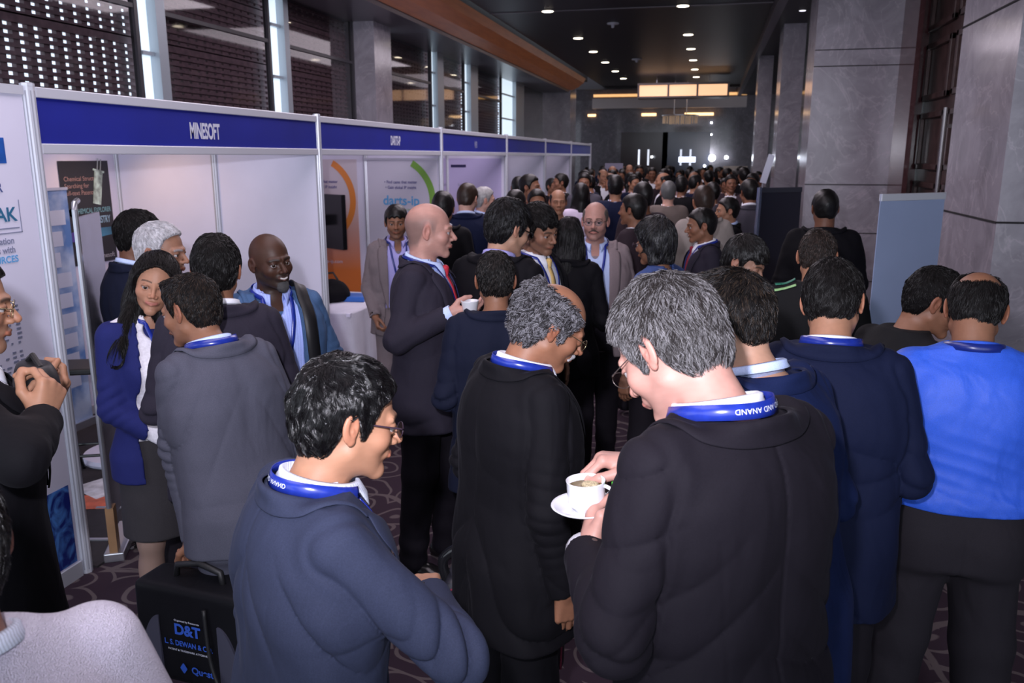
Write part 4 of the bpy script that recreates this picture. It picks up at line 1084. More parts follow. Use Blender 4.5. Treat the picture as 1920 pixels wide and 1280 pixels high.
        if p.get('shirtmat') is not None:
            l2 = np.array([-.25, -.2, p.get('shirt_low', 1.02 if p.get('open', 'v') == 'v' else .97)]) ; l2[2] -= .02
            h2 = np.array([.25, .30 + fig.lean * .55, 1.52]); v, f = surface(fig.f_shirt, l2, h2, max(.006, gv)); sh = mesh_obj('shirt', v * s, f, p['shirtmat'], t, True)
    else:
        l2 = lo.copy(); l2[2] = min(p.get('shirt_low', .98) - .02, bb[:, 2].min() - .06) if not p.get('shortsleeve') else p.get('shirt_low', .98) - .02
        v, f = surface(fig.f_shirt, l2, hi, gv); sh = mesh_obj({'shirt': 'shirt', 'tee': 'tshirt', 'sweater': 'sweater', 'blouse': 'blouse'}[top], v * s, f, p['topmat'], t, True)
    if top == 'sweater' and p.get('ribmat') is not None:
        ring = [fig.L((.092 * math.sin(a_), -.012 + .098 * math.cos(a_), 1.452 - .03 * (1 + math.cos(a_)) / 2)) for a_ in np.linspace(0, 2 * math.pi, 25)[:-1]]
        R, *_ = ribbon(lambda P: fig.f_torsoall(P, .0), ring, .034, .006, 96, closed=True); tostrip(R, s, 'ribbed_neckband', p['ribmat'], sh, .004, closed=True)
    # shirt collar
    if p.get('collarmat') is not None and not p.get('far'):
        ph = np.radians(np.linspace(-172, 172, 61) if not p.get('opencollar') else np.linspace(-158, 158, 61)); fr = (1 - np.cos(ph)) / 2      # 0 back .. 1 front
        cx, cy = 0, fig.nb[1] + .004 + (fig.nt[1] - fig.nb[1]) * .45; lnf = fig.nt - fig.nb
        rx, ry = .0665 * (.5 + .5 * fig.g) , .071 * (.5 + .5 * fig.g)
        zt = 1.522 - .045 * fr; zb = 1.462 - .025 * fr
        def ring(k, z): return np.stack([np.sin(ph) * (rx + k), cy - np.cos(ph) * (ry + k) + fig.lean * (z - 1.49), z], 1)
        drop = .018 + .048 * np.clip((fr - .86) / .14, 0, 1); flare = .001 + .018 * np.clip((fr - .86) / .14, 0, 1)
        V, F = strip([ring(0, zb), ring(-.001, zt), ring(.004, zt - .002), ring(flare + .004, zt - drop * .5), ring(flare + .010, zt - drop)])
        o = mesh_obj('shirt_collar', V * s, F, p['collarmat'], t, True); md = o.modifiers.new('solid', 'SOLIDIFY'); md.thickness = .0018 * s
    if p.get('cuffmat') is not None:
        for sd in (-1, 1):
            a = fig.arm[sd]; m = MB(); w, fd = a['wr'], a['fd']
            Mx = Matrix.Translation(Vector(w * s)) @ Vector(fd).to_track_quat('Z', 'Y').to_matrix().to_4x4()
            m.lathe([(.036 * s, -.05 * s), (.0365 * s, .0 * s), (.0370 * s, .026 * s), (.0345 * s, .027 * s), (.033 * s, -.03 * s)], n=20, M=Mx); m.build('shirt_cuff', p['cuffmat'], t, True)
    fsh = lambda P: fig.f_torsoall(P, -.006 if top == 'jacket' else .002)
    if p.get('tie'):
        Lx = fig.L; R, P, T, N, W = ribbon(fsh, [Lx((0, .10, 1.445)), Lx((0, .13, 1.38)), Lx((0.002, .14, 1.25)), Lx((.0, .15, 1.12)), Lx((0, .15, 1.02))], [.028, .032, .05, .072, .08], .006, 36)
        o = tostrip(R, s, 'tie', p['tie'], t, .003); kn = MB()
        c = P[0] * s; fnk = lambda Q: rcone(Q, P[0] + np.array([0, .004, .012]), P[0] + np.array([0, .008, -.012]), .017, .010)
        v, f = surface(fnk, P[0] - .04, P[0] + .04, .004); mesh_obj('tie_knot', v * s, f, p['tie'], o, True)
    if p.get('lanyard'):
        lm = p['lanyard']; Lx = fig.L; cyy = fig.nb[1] + .004 + (fig.nt[1] - fig.nb[1]) * .35
        wl = p.get('lanw', .025)
        zt = 1.506; k = p.get('lank', 0.0)
        ph = np.radians(np.linspace(-135, 135, 41)); fr = (1 - np.cos(ph)) / 2
        def ring(r, z): return np.stack([np.sin(ph) * (.0845 + r + k), cyy - np.cos(ph) * (.0895 + r + k) + fig.lean * (z - 1.49), z], 1)
        z0 = zt - .05 * fr ** 1.5
        Ra, Rb, Rc = ring(0, z0 + wl * .5), ring(.003, z0), ring(.0065, z0 - wl * .5)
        # front runs
        end = Lx(p.get('lanend', (0, .15, 1.12)))
        for sgn, e_ in ((1, -1), (-1, 0)):
            a0 = Rb[-1] if sgn == 1 else Rb[0]
            base = fsh if p.get('open', 'v') != 'x' else fsh
            R, P, T, N, W = ribbon(base, [a0, Lx((.050 * sgn, .12, 1.36)), Lx((.028 * sgn + end[0] * .5, .14, 1.25)), end + np.array([.004 * sgn, 0, 0])], wl, .009, 30)
            if sgn == 1: Fr = R
            else: Fl = R
        # join: [left reversed] + ring + right
        def pick(R, side):  # order rows so that row 0 is the inner (upper) edge
            return R
        rows = []
        inner_r = Fr if np.linalg.norm(Fr[0][0] - Ra[-1]) < np.linalg.norm(Fr[2][0] - Ra[-1]) else Fr[::-1]
        inner_l = Fl if np.linalg.norm(Fl[0][0] - Ra[0]) < np.linalg.norm(Fl[2][0] - Ra[0]) else Fl[::-1]
        for i, rr in enumerate((Ra, Rb, Rc)): rows.append(np.concatenate([inner_l[i][::-1][:-1], rr, inner_r[i][1:]]))
        lan = tostrip(rows, s, 'lanyard', lm, t, .0012)
        if p.get('lantext'):
            tv, tf = text_polys('ANAND AND ANAND', .0125, 1.0, space=1.05); tm = MB()
            mid_ = np.concatenate([Rb, inner_r[1][1:]]) if p['lantext'] > 0 else np.concatenate([Rb[::-1], inner_l[1][1:]])
            up = np.concatenate([Ra, inner_r[0][1:]]) if p['lantext'] > 0 else np.concatenate([Ra[::-1], inner_l[0][1:]])
            ds = np.concatenate([[0], np.cumsum(np.linalg.norm(np.diff(mid_, axis=0), axis=1))]); s0 = p.get('lanpos', .16)
            sg = 1 if p['lantext'] > 0 else -1
            VV = []
            for (a_, b_) in tv:
                q = s0 + a_ * 1.0; c = np.array([np.interp(q, ds, mid_[:, i]) for i in range(3)]); uu = np.array([np.interp(q, ds, (up - mid_)[:, i]) for i in range(3)]); uu /= np.linalg.norm(uu)
                tt = np.array([np.interp(q + .004, ds, mid_[:, i]) - np.interp(q - .004, ds, mid_[:, i]) for i in range(3)]); tt /= np.linalg.norm(tt)
                nn = np.cross(tt, uu) * -sg; nn /= np.linalg.norm(nn)
                if nn @ (c - np.array([0, fig.nb[1], c[2]])) < 0: nn = -nn
                VV.append((c + uu * b_ * (-1) + nn * .0022))
            tm.add([v_ * s for v_ in VV], tf); tm.build('lanyard_lettering', mat('white_print', (.75, .78, .9), .5), lan)
        if p.get('badge'):
            e = rows[1][-1]; g = grad(fsh, np.array([e], f32))[0]; m = MB()
            c = e + np.array([0, .0, -.075]); M = Matrix.Translation(Vector(c * s)) @ Matrix.Rotation(p.get('badgerot', 0), 4, 'Z')
            bm_ = MB().box(-.045 * s, .045 * s, .002, .005, -.065 * s, .065 * s, M); bo = bm_.build('badge', mat('badge_white', (.75, .76, .85), .3), lan)
            m2 = MB(); m2.box(-.022 * s, .004 * s, .005, .006, -.03 * s, .022 * s, M); m2.build('badge_photo', mat('badge_photo', (.25, .14, .10), .4), lan)
            m3 = MB(); m3.box(-.040 * s, .040 * s, .005, .0062, -.064 * s, -.052 * s, M).box(-.040 * s, .040 * s, .005, .0062, .036 * s, .052 * s, M); m3.build('badge_band', mat('badge_blue', (.03, .06, .35), .4), lan)
            MB().tube([tuple(e * s), tuple((e + np.array([0, .003, -.012])) * s)], .003 * s).build('clip', M_silver, lan)
    # legs
    if p.get('skirt'):
        v, f = surface(fig.f_skirt, (-.3, -.25, p['skirt'] - .02), (.3, .28, 1.08), gv); mesh_obj('skirt', v * s, f, p['botmat'], t, True)
    else:
        gl = gv * (1.6 if lowcut else 1.15)
        lo = np.array([-.26 - .1 * (p.get('spread', 1) > 1.3), -.30, 0]); hi = np.array([.26 + .1 * (p.get('spread', 1) > 1.3), .32, 1.08])
        v, f = surface(fig.f_trousers, lo, hi, gl); tr = mesh_obj('trousers', v * s, f, p['botmat'], t, True)
        if p.get('belt'):
            fnw = lambda P: fig.torso(P, -.010); ww = p.get('waist', 1.03) - .02
            ring = [fig.L((.19 * math.sin(a_), .13 * math.cos(a_), ww)) for a_ in np.linspace(0, 2 * math.pi, 17)[:-1]]
            R, *_ = ribbon(fnw, ring, .034, .004, 64, closed=True); tostrip(R, s, 'belt', p['belt'], tr, .002, closed=True)
    if not p.get('noshoes'):
        for sd in (-1, 1):
            ank = fig.legs()[sd][2]; v, f = surface(lambda P: fig.f_shoe(P, sd), ank - np.array([.08, .12, .09]), ank + np.array([.09, .25, .09]), max(.0065, .0022 * D) * (1.8 if lowcut else 1))
            mesh_obj('shoe', v * s, f, p.get('shoemat') or mat('black_leather', (.012, .011, .012), .22), t, True)
    t['_'] = 0; del t['_']
    return t, fig
# ------------------------------------------------------------------ the people
SK = dict(fair=(.62, .36, .28), pink=(.50, .265, .215), tan=(.38, .19, .115), brown=(.26, .12, .070), light=(.50, .28, .19), dark=(.060, .026, .016), deep=(.17, .072, .042))
BLK = (.0065, .0055, .0055)
C_black = cloth_mat('black_suiting', (.0048, .0044, .0062)); C_black2 = cloth_mat('near_black_suiting', (.0075, .0060, .0095), wr=.45)
C_navy = cloth_mat('navy_suiting', (.006, .009, .030)); C_navy2 = cloth_mat('bright_navy_suiting', (.007, .013, .052), wr=.45)
C_midn = cloth_mat('midnight_suiting', (.007, .009, .022))
C_pin = cloth_mat('slate_pinstripe', (.024, .029, .055), stripe=(.011, .05, .07), wr=.5, wrs=6)
C_char = cloth_mat('charcoal_suiting', (.022, .019, .030)); C_grey = cloth_mat('grey_suiting', (.066, .067, .092), wr=.45)
C_taupe = cloth_mat('taupe_blazer', (.17, .14, .15)); C_taupe2 = cloth_mat('grey_brown_blazer', (.24, .19, .20), wr=.4); C_tan = cloth_mat('tan_suiting', (.13, .105, .095)); C_beige = cloth_mat('beige_blazer', (.30, .26, .24))
C_steel = cloth_mat('steel_blue_suiting', (.055, .105, .21), wr=.5)
C_dkbrown = cloth_mat('dark_brown_suit', (.030, .020, .026)); C_grey2 = cloth_mat('mid_grey_suiting', (.062, .058, .075))
S_white = cloth_mat('white_shirt', (.78, .79, .86), wr=.2, sheen=.05, spec=.3); S_pale = cloth_mat('pale_blue_shirt', (.50, .60, .86), wr=.25, sheen=.05)
S_lav = cloth_mat('lavender_shirt', (.36, .34, .68), wr=.3); S_blue = cloth_mat('royal_blue_shirt', (.030, .105, .62), rough=.55, wr=.55, wrs=9, sheen=.1, spec=.4)
S_check = cloth_mat('blue_check_shirt', (.34, .42, .80), wr=.35, stripe=(.012, .3, .12)); S_stripe = cloth_mat('striped_shirt', (.62, .66, .78), stripe=(.005, -.35, .18), wr=.15)
S_sky = cloth_mat('sky_blue_shirt', (.48, .58, .86), wr=.25)
T_black = cloth_mat('black_trouser', (.012, .010, .014), wr=.4); T_steel = cloth_mat('steel_trouser', (.030, .065, .16), wr=.4); T_grey = C_grey; T_dk = cloth_mat('dark_grey_trouser', (.020, .017, .022), wr=.5)
K_tee = cloth_mat('black_jersey', (.010, .010, .011), wr=.4); K_sweat = cloth_mat('lilac_fleece', (.50, .45, .55), rough=.95, weave=1500, wr=.15, fuzz=1.4, sheen=.6, blotch=.05)
K_blouse = cloth_mat('white_lace_blouse', (.66, .64, .70), wr=.25, weave=300); K_navyknit = cloth_mat('navy_cardigan', (.014, .018, .10), wr=.3); K_skirt = cloth_mat('charcoal_skirt', (.035, .032, .036), wr=.3)
K_pink = cloth_mat('pink_white_kurta', (.60, .52, .66), wr=.4); K_denim = cloth_mat('denim_blue_top', (.05, .08, .22), wr=.4)
T_red = cloth_mat('red_tie', (.50, .035, .055), rough=.4, wr=.1); T_gold = cloth_mat('gold_tie', (.62, .42, .16), rough=.4, wr=.1, stripe=(.012, .25, .25)); T_mar = cloth_mat('dotted_red_tie', (.55, .05, .05), rough=.4, stripe=(.016, .8, .25))
M_lan = mat('blue_satin_ribbon', (.014, .032, .29), .26, spec=.7, noise=(60, .12))
M_lan2 = mat('navy_satin_ribbon', (.012, .025, .20), .3, spec=.6)
G_dark = ('dark', (.05, .03, .05), .2); G_wire = ('wire', (.55, .52, .5), .9); G_gold = ('gold', (.6, .5, .3), .9); G_blk = ('black', (.01, .01, .01), .1)

PEOPLE = []
FIGS = {}
def put(label, px, py, D, heading, head=None, pitch=0, roll=0, group=None, name='person', armw=None, key=None, **p):
    head = heading if head is None else head
    p['D'] = D; p['hyaw'] = heading - head; p['hpitch'] = pitch; p['hroll'] = roll; p.setdefault('skin', SK['brown']); p.setdefault('haircol', BLK); p['seed'] = p.get('seed', (len(PEOPLE) * 7) % 97)
    if p.get('top', 'jacket') == 'jacket' and p.get('shirt'): p['shirtmat'] = p['shirt']; p['collarmat'] = p['shirt']
    elif p.get('shirt'): p['collarmat'] = p['shirt']
    f0 = Fig(dict(p, arms='hang')); W = at(px, py, D); s = p.get('sfix') or W[2] / f0.H0[2]
    rz = -math.radians(heading); c_, s_ = math.cos(rz), math.sin(rz); h = f0.H0 * s
    loc = (W[0] - (h[0] * c_ - h[1] * s_), W[1] - (h[0] * s_ + h[1] * c_), W[2] - h[2] if p.get('sfix') else 0.0)
    p['s'] = s; RT = np.array([[c_, s_, 0], [-s_, c_, 0], [0, 0, 1]])
    def tol(q): return RT @ (np.array(q) - np.array(loc)) / s
    if armw:
        base = p.get('arms', 'hang'); base = [base, base] if isinstance(base, str) else list(base)
        for sd, (el, wr, hd) in armw.items():
            hp = {k: (RT @ np.array(v, float) if k in ('d', 'n', 't') else ([RT @ np.array(u, float) for u in v] if isinstance(v, tuple) and k == 'thumb' else v)) for k, v in hd.items()}
            if isinstance(hp.get('thumb'), list): hp['thumb'] = tuple(hp['thumb'])
            base[0 if sd == -1 else 1] = (tol(at(*el)) if len(el) == 3 else tol(el[:3]), tol(at(*wr)) if len(wr) == 3 else tol(wr[:3]), hp)
        p['arms'] = tuple(base)
    if not (.88 < s < 1.12): print('SCALE', label[:40], round(s, 3))
    t, fig = make_person(p, label, loc, rz, group, name)
    PEOPLE.append(t)
    def tow(q): q = np.array(q) * s; return np.array([q[0] * c_ - q[1] * s_ + loc[0], q[0] * s_ + q[1] * c_ + loc[1], q[2] + loc[2]])
    if key: FIGS[key] = (t, fig, tow, s)
    return t, fig, tow

def people_near():
    rt, up = _R, np.array([0, 0, 1.0]); fw = np.array([-math.sin(YAW), math.cos(YAW), 0])
    # man in the slate pinstripe suit
    put('man in a slate blue-grey suit seen from behind, glossy black hair and thin glasses', 652, 790, 1.64, 44, head=52, pitch=14, roll=-4, key='pin', fine=True,
        skin=SK['tan'], topmat=C_pin, botmat=C_pin, shirt=S_stripe, lanyard=M_lan, lantext=1, lanpos=.20, glasses=G_dark, temple=2.0, girth=1.10, neck=.03, lean=5,
        hairgloss=.20, hairlen=.030, curl=.55, strands=15000, haircol=(.004, .0035, .004), haircol2=(.008, .007, .008), grey=.1, hairthick=.013, lift=.003, messy=.06, clump=.014, hairnoise=.004, arms=('bent', 'bent'), lowcut=.6, cuffmat=None,
        armw={1: ((856, 1228, 1.54), (806, 1116, 1.78), dict(n=(0, 0, -1), t=(-.5, .3, .5), curl=(1.0, .9, .4)))})
    # grey-haired man with the tea cup
    put('grey-haired man in a black suit seen from behind, head bowed over a cup of tea', 1256, 658, 1.62, -44, head=-60, pitch=40, roll=4, key='cup', fine=True,
        skin=SK['pink'], topmat=C_black2, botmat=C_black2, shirt=S_white, lanyard=M_lan, lantext=-1, lanpos=.20, glasses=('thin', (.16, .13, .12), .7), girth=1.04, neck=.062, lean=4, lowcut=.6,
        haircol=(.022, .018, .017), haircol2=(.29, .28, .29), grey=.34, greyzone='front', hairgloss=.42, hairlen=.034, curl=.40, strands=17000, lift=.006, hairthick=.012, cuffmat=S_white, comb=-.1,
        armw={-1: ((1150, 1190, 1.42), (1100, 1042, 1.69), dict(d=tuple(rt * .15 + up * .45 + fw * .75), n=tuple(rt * 1.0 + fw * .1 + up * .1), t=tuple(up * .8 - fw * .5), curl=((.75, .7, .3), (.8, .7, .3), (.85, .7, .35), (.9, .8, .4)),
                     thumb=(tuple(rt * .30 + up * .9 + fw * .1), tuple(rt * .85 + up * .30 + fw * .35), tuple(rt * 1.0 - up * .05 + fw * .25)))),
               1: ((1330, 940, 1.95), (1206, 868, 1.84), dict(d=tuple(-rt * 1.0 + up * .12 + fw * .05), n=tuple(-up * .9 - fw * .25), t=tuple(-fw * .9 + up * .2), curl=((.85, .65, .35), (.9, .75, .4), (1.0, .9, .5), (1.1, 1.0, .6)),
                     thumb=(tuple(-rt * .8 - fw * .55 - up * .1), tuple(-rt * 1.0 - fw * .1 - up * .25), tuple(-rt * .9 + fw * .1 - up * .55))))})
    # curly grey balding man, moustache
    put('balding man with curly grey side hair, white moustache and wire glasses in a black suit', 1034, 614, 2.40, 48, head=66, pitch=30, key='curly', fine=True,
        skin=(.30, .135, .078), topmat=C_black, botmat=C_black, shirt=S_white, tie=T_mar, lanyard=M_lan, lanw=.022, glasses=G_gold, girth=1.12, belly=.03, neck=.03, lean=3,
        hair='horseshoe', haircol=(.028, .025, .027), haircol2=(.33, .32, .35), grey=.42, curl=1.3, hairlen=.034, hairthick=.022, hairnoise=.006, strands=9000, lift=.010, hairgloss=.4,
        moustache=('silver', (.50, .48, .50)), lookdown=True, arms=('hang', 'hang'), smile=.3, hem=.70)
    # lilac sweater, very near
    put('person in a lilac fleece sweater at the bottom corner, wet-looking black hair, ear showing', -135, 1040, 1.04, -70, head=-60, pitch=10, lean=12, fine=True, key='fleece', sfix=.98,
        skin=(.34, .17, .12), topmat=K_sweat, botmat=T_black, top='sweater', shirt=S_stripe, girth=1.12, strands=7000, hairlen=.035, curl=.5, hairgloss=.25, lift=.005, glasses=G_dark, foldamp=.6, lowcut=.6, noshoes=True)
    # left edge man in black, glasses, profile
    put('man in a black suit in profile at the frame edge, glasses, holding a black case', -72, 574, 2.06, 40, head=48, pitch=8, mid=True, key='edge',
        skin=SK['tan'], topmat=C_black, botmat=C_black, shirt=S_white, glasses=G_gold, temple=1.4, girth=1.14, strands=3500, hairlen=.026, curl=.4, stubble=.35,
        armw={-1: ((20, 800, 2.35), (72, 760, 2.40), dict(n=(-.3, -.3, 0), t=(0, 0, 1), curl=(.9, .8, .5))), 1: ((40, 858, 1.80), (78, 790, 2.00), dict(d=tuple(rt * .1 + up * .75 + fw * .5), n=tuple(-rt * .9 + fw * .2), t=tuple(-fw * .2 + up * .8 - rt * .6), curl=(.9, .8, .5), thumb=.5))})
    # navy suit man behind the cup man
    put('man in a bright navy suit with cropped black hair, turned away behind the tea drinker', 1364, 606, 2.12, -50, head=-72, pitch=14, roll=0, mid=True, key='navy1',
        skin=SK['light'], topmat=C_navy2, botmat=T_black, shirt=S_sky, girth=1.10, neck=.05, lean=8, crop=.035, strands=9000, hairlen=.018, curl=.35, haircol2=(.07, .045, .03), grey=.15, hairthick=.010, lift=.005, quiff=True, hem=.68, arms='bent', opencollar=True)
    put('man in a navy suit with rumpled black hair, both ears showing, seen from behind', 1562, 572, 2.55, 4, head=20, pitch=30, roll=-8, mid=True, key='navy2',
        skin=SK['tan'], topmat=C_navy, botmat=T_black, shirt=S_white, lanyard=M_lan, girth=1.12, neck=.03, lean=6, strands=6500, hairlen=.026, curl=.45, hairthick=.014, arms='bent', hem=.72)
    put('man in a royal blue shirt and dark trousers with a bald crown, seen from behind', 1828, 586, 2.62, 4, head=12, pitch=34, roll=3, mid=True, key='blue',
        skin=SK['brown'], top='shirt', topmat=S_blue, botmat=T_dk, shirt=S_blue, lanyard=M_lan2, lanw=.024, girth=1.13, neck=.02, lean=3, belt=M_black, waist=1.045, shirt_low=1.0, legw=1.15,
        hair='crownbald', strands=5000, hairlen=.022, curl=.3, hairthick=.009, spread=1.5, foldamp=1.3,
        armw={-1: ((1628, 835, 2.62), (1668, 925, 2.82), dict(curl=(.9, .9, .5), t=(.3, .2, .8))), 1: ((1905, 760, 2.55), (1908, 1000, 2.62), dict(d=(-.05, .1, -1), n=(-1, -.1, 0), t=(-.1, 1, .1), curl=(.5, .6, .4), thumb=.6))})
    put('young man in a black tee leaning in, face hidden behind the bald-crowned man', 1752, 568, 2.98, 62, head=92, pitch=22, mid=True,
        skin=SK['brown'], top='tee', topmat=K_tee, botmat=T_black, girth=1.04, neck=.03, lean=9, strands=4500, hairlen=.012, curl=.25, hairthick=.009, shortsleeve=True, barearm=True, arms='bent')
    # group at the first booth
    put('man in a mid grey suit turned towards the young woman, short black hair, blue lanyard', 358, 584, 2.82, -66, head=-86, pitch=14, roll=3, mid=True, key='grey',
        skin=SK['brown'], topmat=C_grey, botmat=C_grey, shirt=S_sky, lanyard=M_lan, lanw=.022, girth=1.04, neck=.06, lean=12, strands=6500, hairlen=.014, curl=.3, hairthick=.009, crop=.015, haircol2=(.05, .03, .02), grey=.2, quiff=True, hem=.81,
        armw={-1: ((330, 830, 2.76), (366, 1006, 2.80), dict(d=(.0, .1, -1), n=(-.9, .4, 0), t=(-.3, -.9, 0), curl=(1.2, 1.1, .7)))})
    put('young woman with long black hair in a white blouse, navy cardigan and grey skirt', 290, 534, 3.28, 116, head=146, pitch=4, roll=-14, mid=True, key='woman', female=True,
        skin=(.40, .20, .125), lips=(.40, .13, .11), top='blouse', topmat=K_blouse, botmat=K_skirt, skirt=.56, legcol=(.32, .21, .17), hair='long', hairthick=.014, strands=6500, hairlen=.10, curl=.25, lift=.004, lanyard=M_lan, lanw=.016, badge=True, lanend=(.0, .13, 1.10),
        arms='clasp', shirt_low=.99, brow=(.012, .009, .008), smile=.4, gaze=(.1, 1, .0))
    put('full-haired man in dark brown-grey seen from behind beside the laughing bald man', 407, 508, 3.16, -38, head=-22, pitch=8, mid=True,
        skin=SK['brown'], topmat=C_char, botmat=C_char, shirt=S_white, girth=1.10, strands=4500, hairlen=.022, curl=.4, hairthick=.015, arms='bent')
    put('laughing bald man with a grey goatee in a steel blue suit and pale blue shirt', 508, 492, 3.58, 134, head=122, pitch=2, roll=6, mid=True, key='laugh',
        skin=SK['dark'], hair='none', topmat=C_steel, botmat=T_steel, shirt=S_check, open='wide', lanyard=M_lan, lanw=.018, lanend=(.0, .15, 1.16), smile=1.0, beard=(.060, .058, .06), stubble=.6, stubble_col=(.02, .016, .014), lips=(.16, .06, .05), girth=1.1, belt=mat('brown_belt', (.06, .025, .015), .4), opencollar=True,
        arms=('pocket', 'hang'), scalp=None, shirt_low=.97, gaze=(.35, 1, 0), lean=4)
    put('dark-haired man in a black suit standing behind the white-haired man', 263, 446, 4.15, 28, head=52, pitch=10, mid=True,
        skin=SK['deep'], topmat=C_midn, botmat=T_black, shirt=S_pale, girth=1.1, strands=2500, hairlen=.02, cuffmat=S_white, arms='low')
    put('white-haired elderly man in a dark suit peering over the young woman', 304, 474, 3.68, 70, head=82, pitch=6, mid=True,
        skin=(.30, .15, .095), topmat=C_black, botmat=T_black, shirt=S_white, haircol=(.42, .41, .43), haircol2=(.62, .61, .64), grey=.6, strands=2500, hairlen=.02, brow=(.30, .29, .3), hairline=.018)
    # bald man with the red tie
    put('bald man in a dark suit and red tie holding a small white cup, in profile', 806, 434, 3.92, 84, head=72, pitch=4, mid=True, key='redtie',
        skin=SK['pink'], topmat=C_char, botmat=C_black2, shirt=S_sky, tie=T_red, open='wide', lanyard=M_lan2, lanw=.012, hair='none', scalp=(.09, .07, .065), girth=1.12, belly=.02, brow=(.30, .18, .12), cuffmat=S_sky, hem=.74, stance=(.07, -.05),
        armw={1: ((745, 640, 3.75), (838, 592, 3.72), dict(d=tuple(rt * 1.0 + up * .08 + fw * .1), n=tuple(up * .6 + fw * .8), t=tuple(up * .9 - fw * .4), curl=(.35, .4, .3), thumb=.45)), -1: ((925, 650, 4.30), (905, 600, 4.10), dict(curl=(.8, .8, .4)))})
    put('young man in a taupe blazer and lavender shirt behind the white table', 743, 418, 6.1, 152, head=160, pitch=4, mid=True, key='taupe',
        skin=SK['brown'], topmat=C_taupe, botmat=C_taupe, shirt=S_lav, open='wide', lanyard=M_lan2, lanw=.014, opencollar=True, hairthick=.016, fringe=True, stubble=.3, arms=('hang', 'low'))
    put('tall brown-haired man in a navy suit seen from behind at the third booth', 877, 374, 7.3, -14, head=8, pitch=16, mid=False,
        skin=SK['fair'], topmat=C_navy, botmat=C_navy, shirt=S_pale, haircol=(.03, .017, .012), girth=1.12, arms='bent', lean=3)
    put('grey-haired man looking along the booths, pale collar, beside the tall navy suit', 909, 376, 8.2, 50, head=60, pitch=4,
        skin=SK['fair'], topmat=C_navy, botmat=C_navy, shirt=S_sky, haircol=(.28, .27, .27), haircol2=(.5, .5, .5), grey=.5)
    put('person whose black hair shows between the bald man and the tall navy suit', 831, 393, 6.6, -10, pitch=12, skin=SK['brown'], topmat=C_black, botmat=C_black, shirt=S_white, hairthick=.018)
    put('man with thick black hair and black-framed glasses seen from behind in a black suit', 954, 431, 4.05, 12, head=42, pitch=18, mid=True,
        skin=SK['light'], topmat=C_black, botmat=C_black, shirt=S_lav, glasses=G_blk, temple=2.4, hairthick=.018, strands=5500, hairlen=.032, curl=.25, haircol2=(.03, .03, .035), hairgloss=.3, neck=.02, lean=4)
    put('man with a gold tie and blue lanyard in a dark suit, black side-parted hair', 1011, 432, 4.45, 112, head=120, pitch=16, roll=8, mid=True,
        skin=(.30, .15, .095), topmat=C_black, botmat=C_black, shirt=S_white, tie=T_gold, lanyard=M_lan, lanw=.014, open='wide', hairthick=.018, fringe=True, strands=2500, hairlen=.03, stubble=.15)
    put('man in midnight blue seen from behind, cropped hair, between the red tie and curly-haired men', 929, 528, 3.50, -22, head=-16, pitch=14, mid=True,
        skin=SK['brown'], topmat=C_midn, botmat=T_black, shirt=None, strands=7500, hairlen=.016, curl=.3, hairthick=.010, haircol2=(.06, .05, .045), grey=.2, neck=.02, lean=4, arms='bent', hem=.70, collarmat=None)
    put('woman with long straight dark hair seen from behind in a black jacket', 1066, 448, 4.98, -2, pitch=6, female=True, mid=True,
        skin=SK['brown'], topmat=C_black, botmat=T_black, hair='long', hairthick=.010, strands=3500, hairlen=.16, curl=.1, arms='bent', haircol2=(.05, .045, .05), grey=.2)
    put('bald man with glasses and a dark moustache in a grey-brown blazer, facing the camera', 1116, 416, 5.35, 170, head=178, pitch=0, mid=True, key='blazer',
        skin=SK['pink'], topmat=C_taupe2, botmat=T_black, shirt=S_sky, open='wide', opencollar=True, lanyard=M_lan, lanw=.016, hair='horseshoe', haircol=(.10, .08, .07), hairthick=.006, glasses=('thin', (.16, .13, .12), .7), temple=1.0, moustache=('dark', (.09, .06, .05)), girth=1.1, stubble=.25, arms=('hang', 'low'))
    put('woman with a dark bob seen from behind in a denim blue top, turned away', 1226, 456, 4.55, -60, head=-66, pitch=10, female=True, mid=True,
        skin=SK['brown'], top='blouse', topmat=K_denim, botmat=T_black, hair='bob', hairthick=.024, strands=4500, hairlen=.07, curl=.3, hairgloss=.26, glasses=G_dark, haircol2=(.04, .04, .05), grey=.2)
    put('smiling man in profile with a dark red tie and blue lanyard in a charcoal suit', 1314, 424, 5.95, -104, head=-100, pitch=8, mid=True,
        skin=SK['brown'], topmat=C_char, botmat=C_char, shirt=S_white, tie=cloth_mat('maroon_tie', (.22, .02, .04), wr=.1), lanyard=M_lan, lanw=.016, smile=1.0)
    put('broad man in a beige blazer seen from behind the smiling man', 1319, 380, 6.9, -12, pitch=14, skin=SK['tan'], topmat=C_beige, botmat=T_black, shirt=S_white, girth=1.16, haircol=(.03, .018, .013))
    put('man with a thick black moustache in profile, black suit and pale blue collar', 1363, 396, 7.7, -98, head=-102, pitch=2, skin=SK['tan'], topmat=C_black, botmat=T_black, shirt=S_sky, moustache=('black', (.01, .009, .009)), mid=True, girth=1.08)
    put('man in a mid grey suit seen from behind beside the dark banner stand', 1404, 362, 8.6, -10, head=-24, pitch=8, skin=SK['brown'], topmat=C_grey2, botmat=T_black, shirt=S_white, hairthick=.016)
    put('young person with long-fringed black hair looking down, dark jacket', 1396, 494, 4.05, 118, head=118, pitch=24, roll=-6, mid=True,
        skin=(.34, .18, .12), topmat=C_black, botmat=T_black, hairthick=.020, fringe=True, strands=4500, hairlen=.045, curl=.2, hairgloss=.28, lookdown=True)
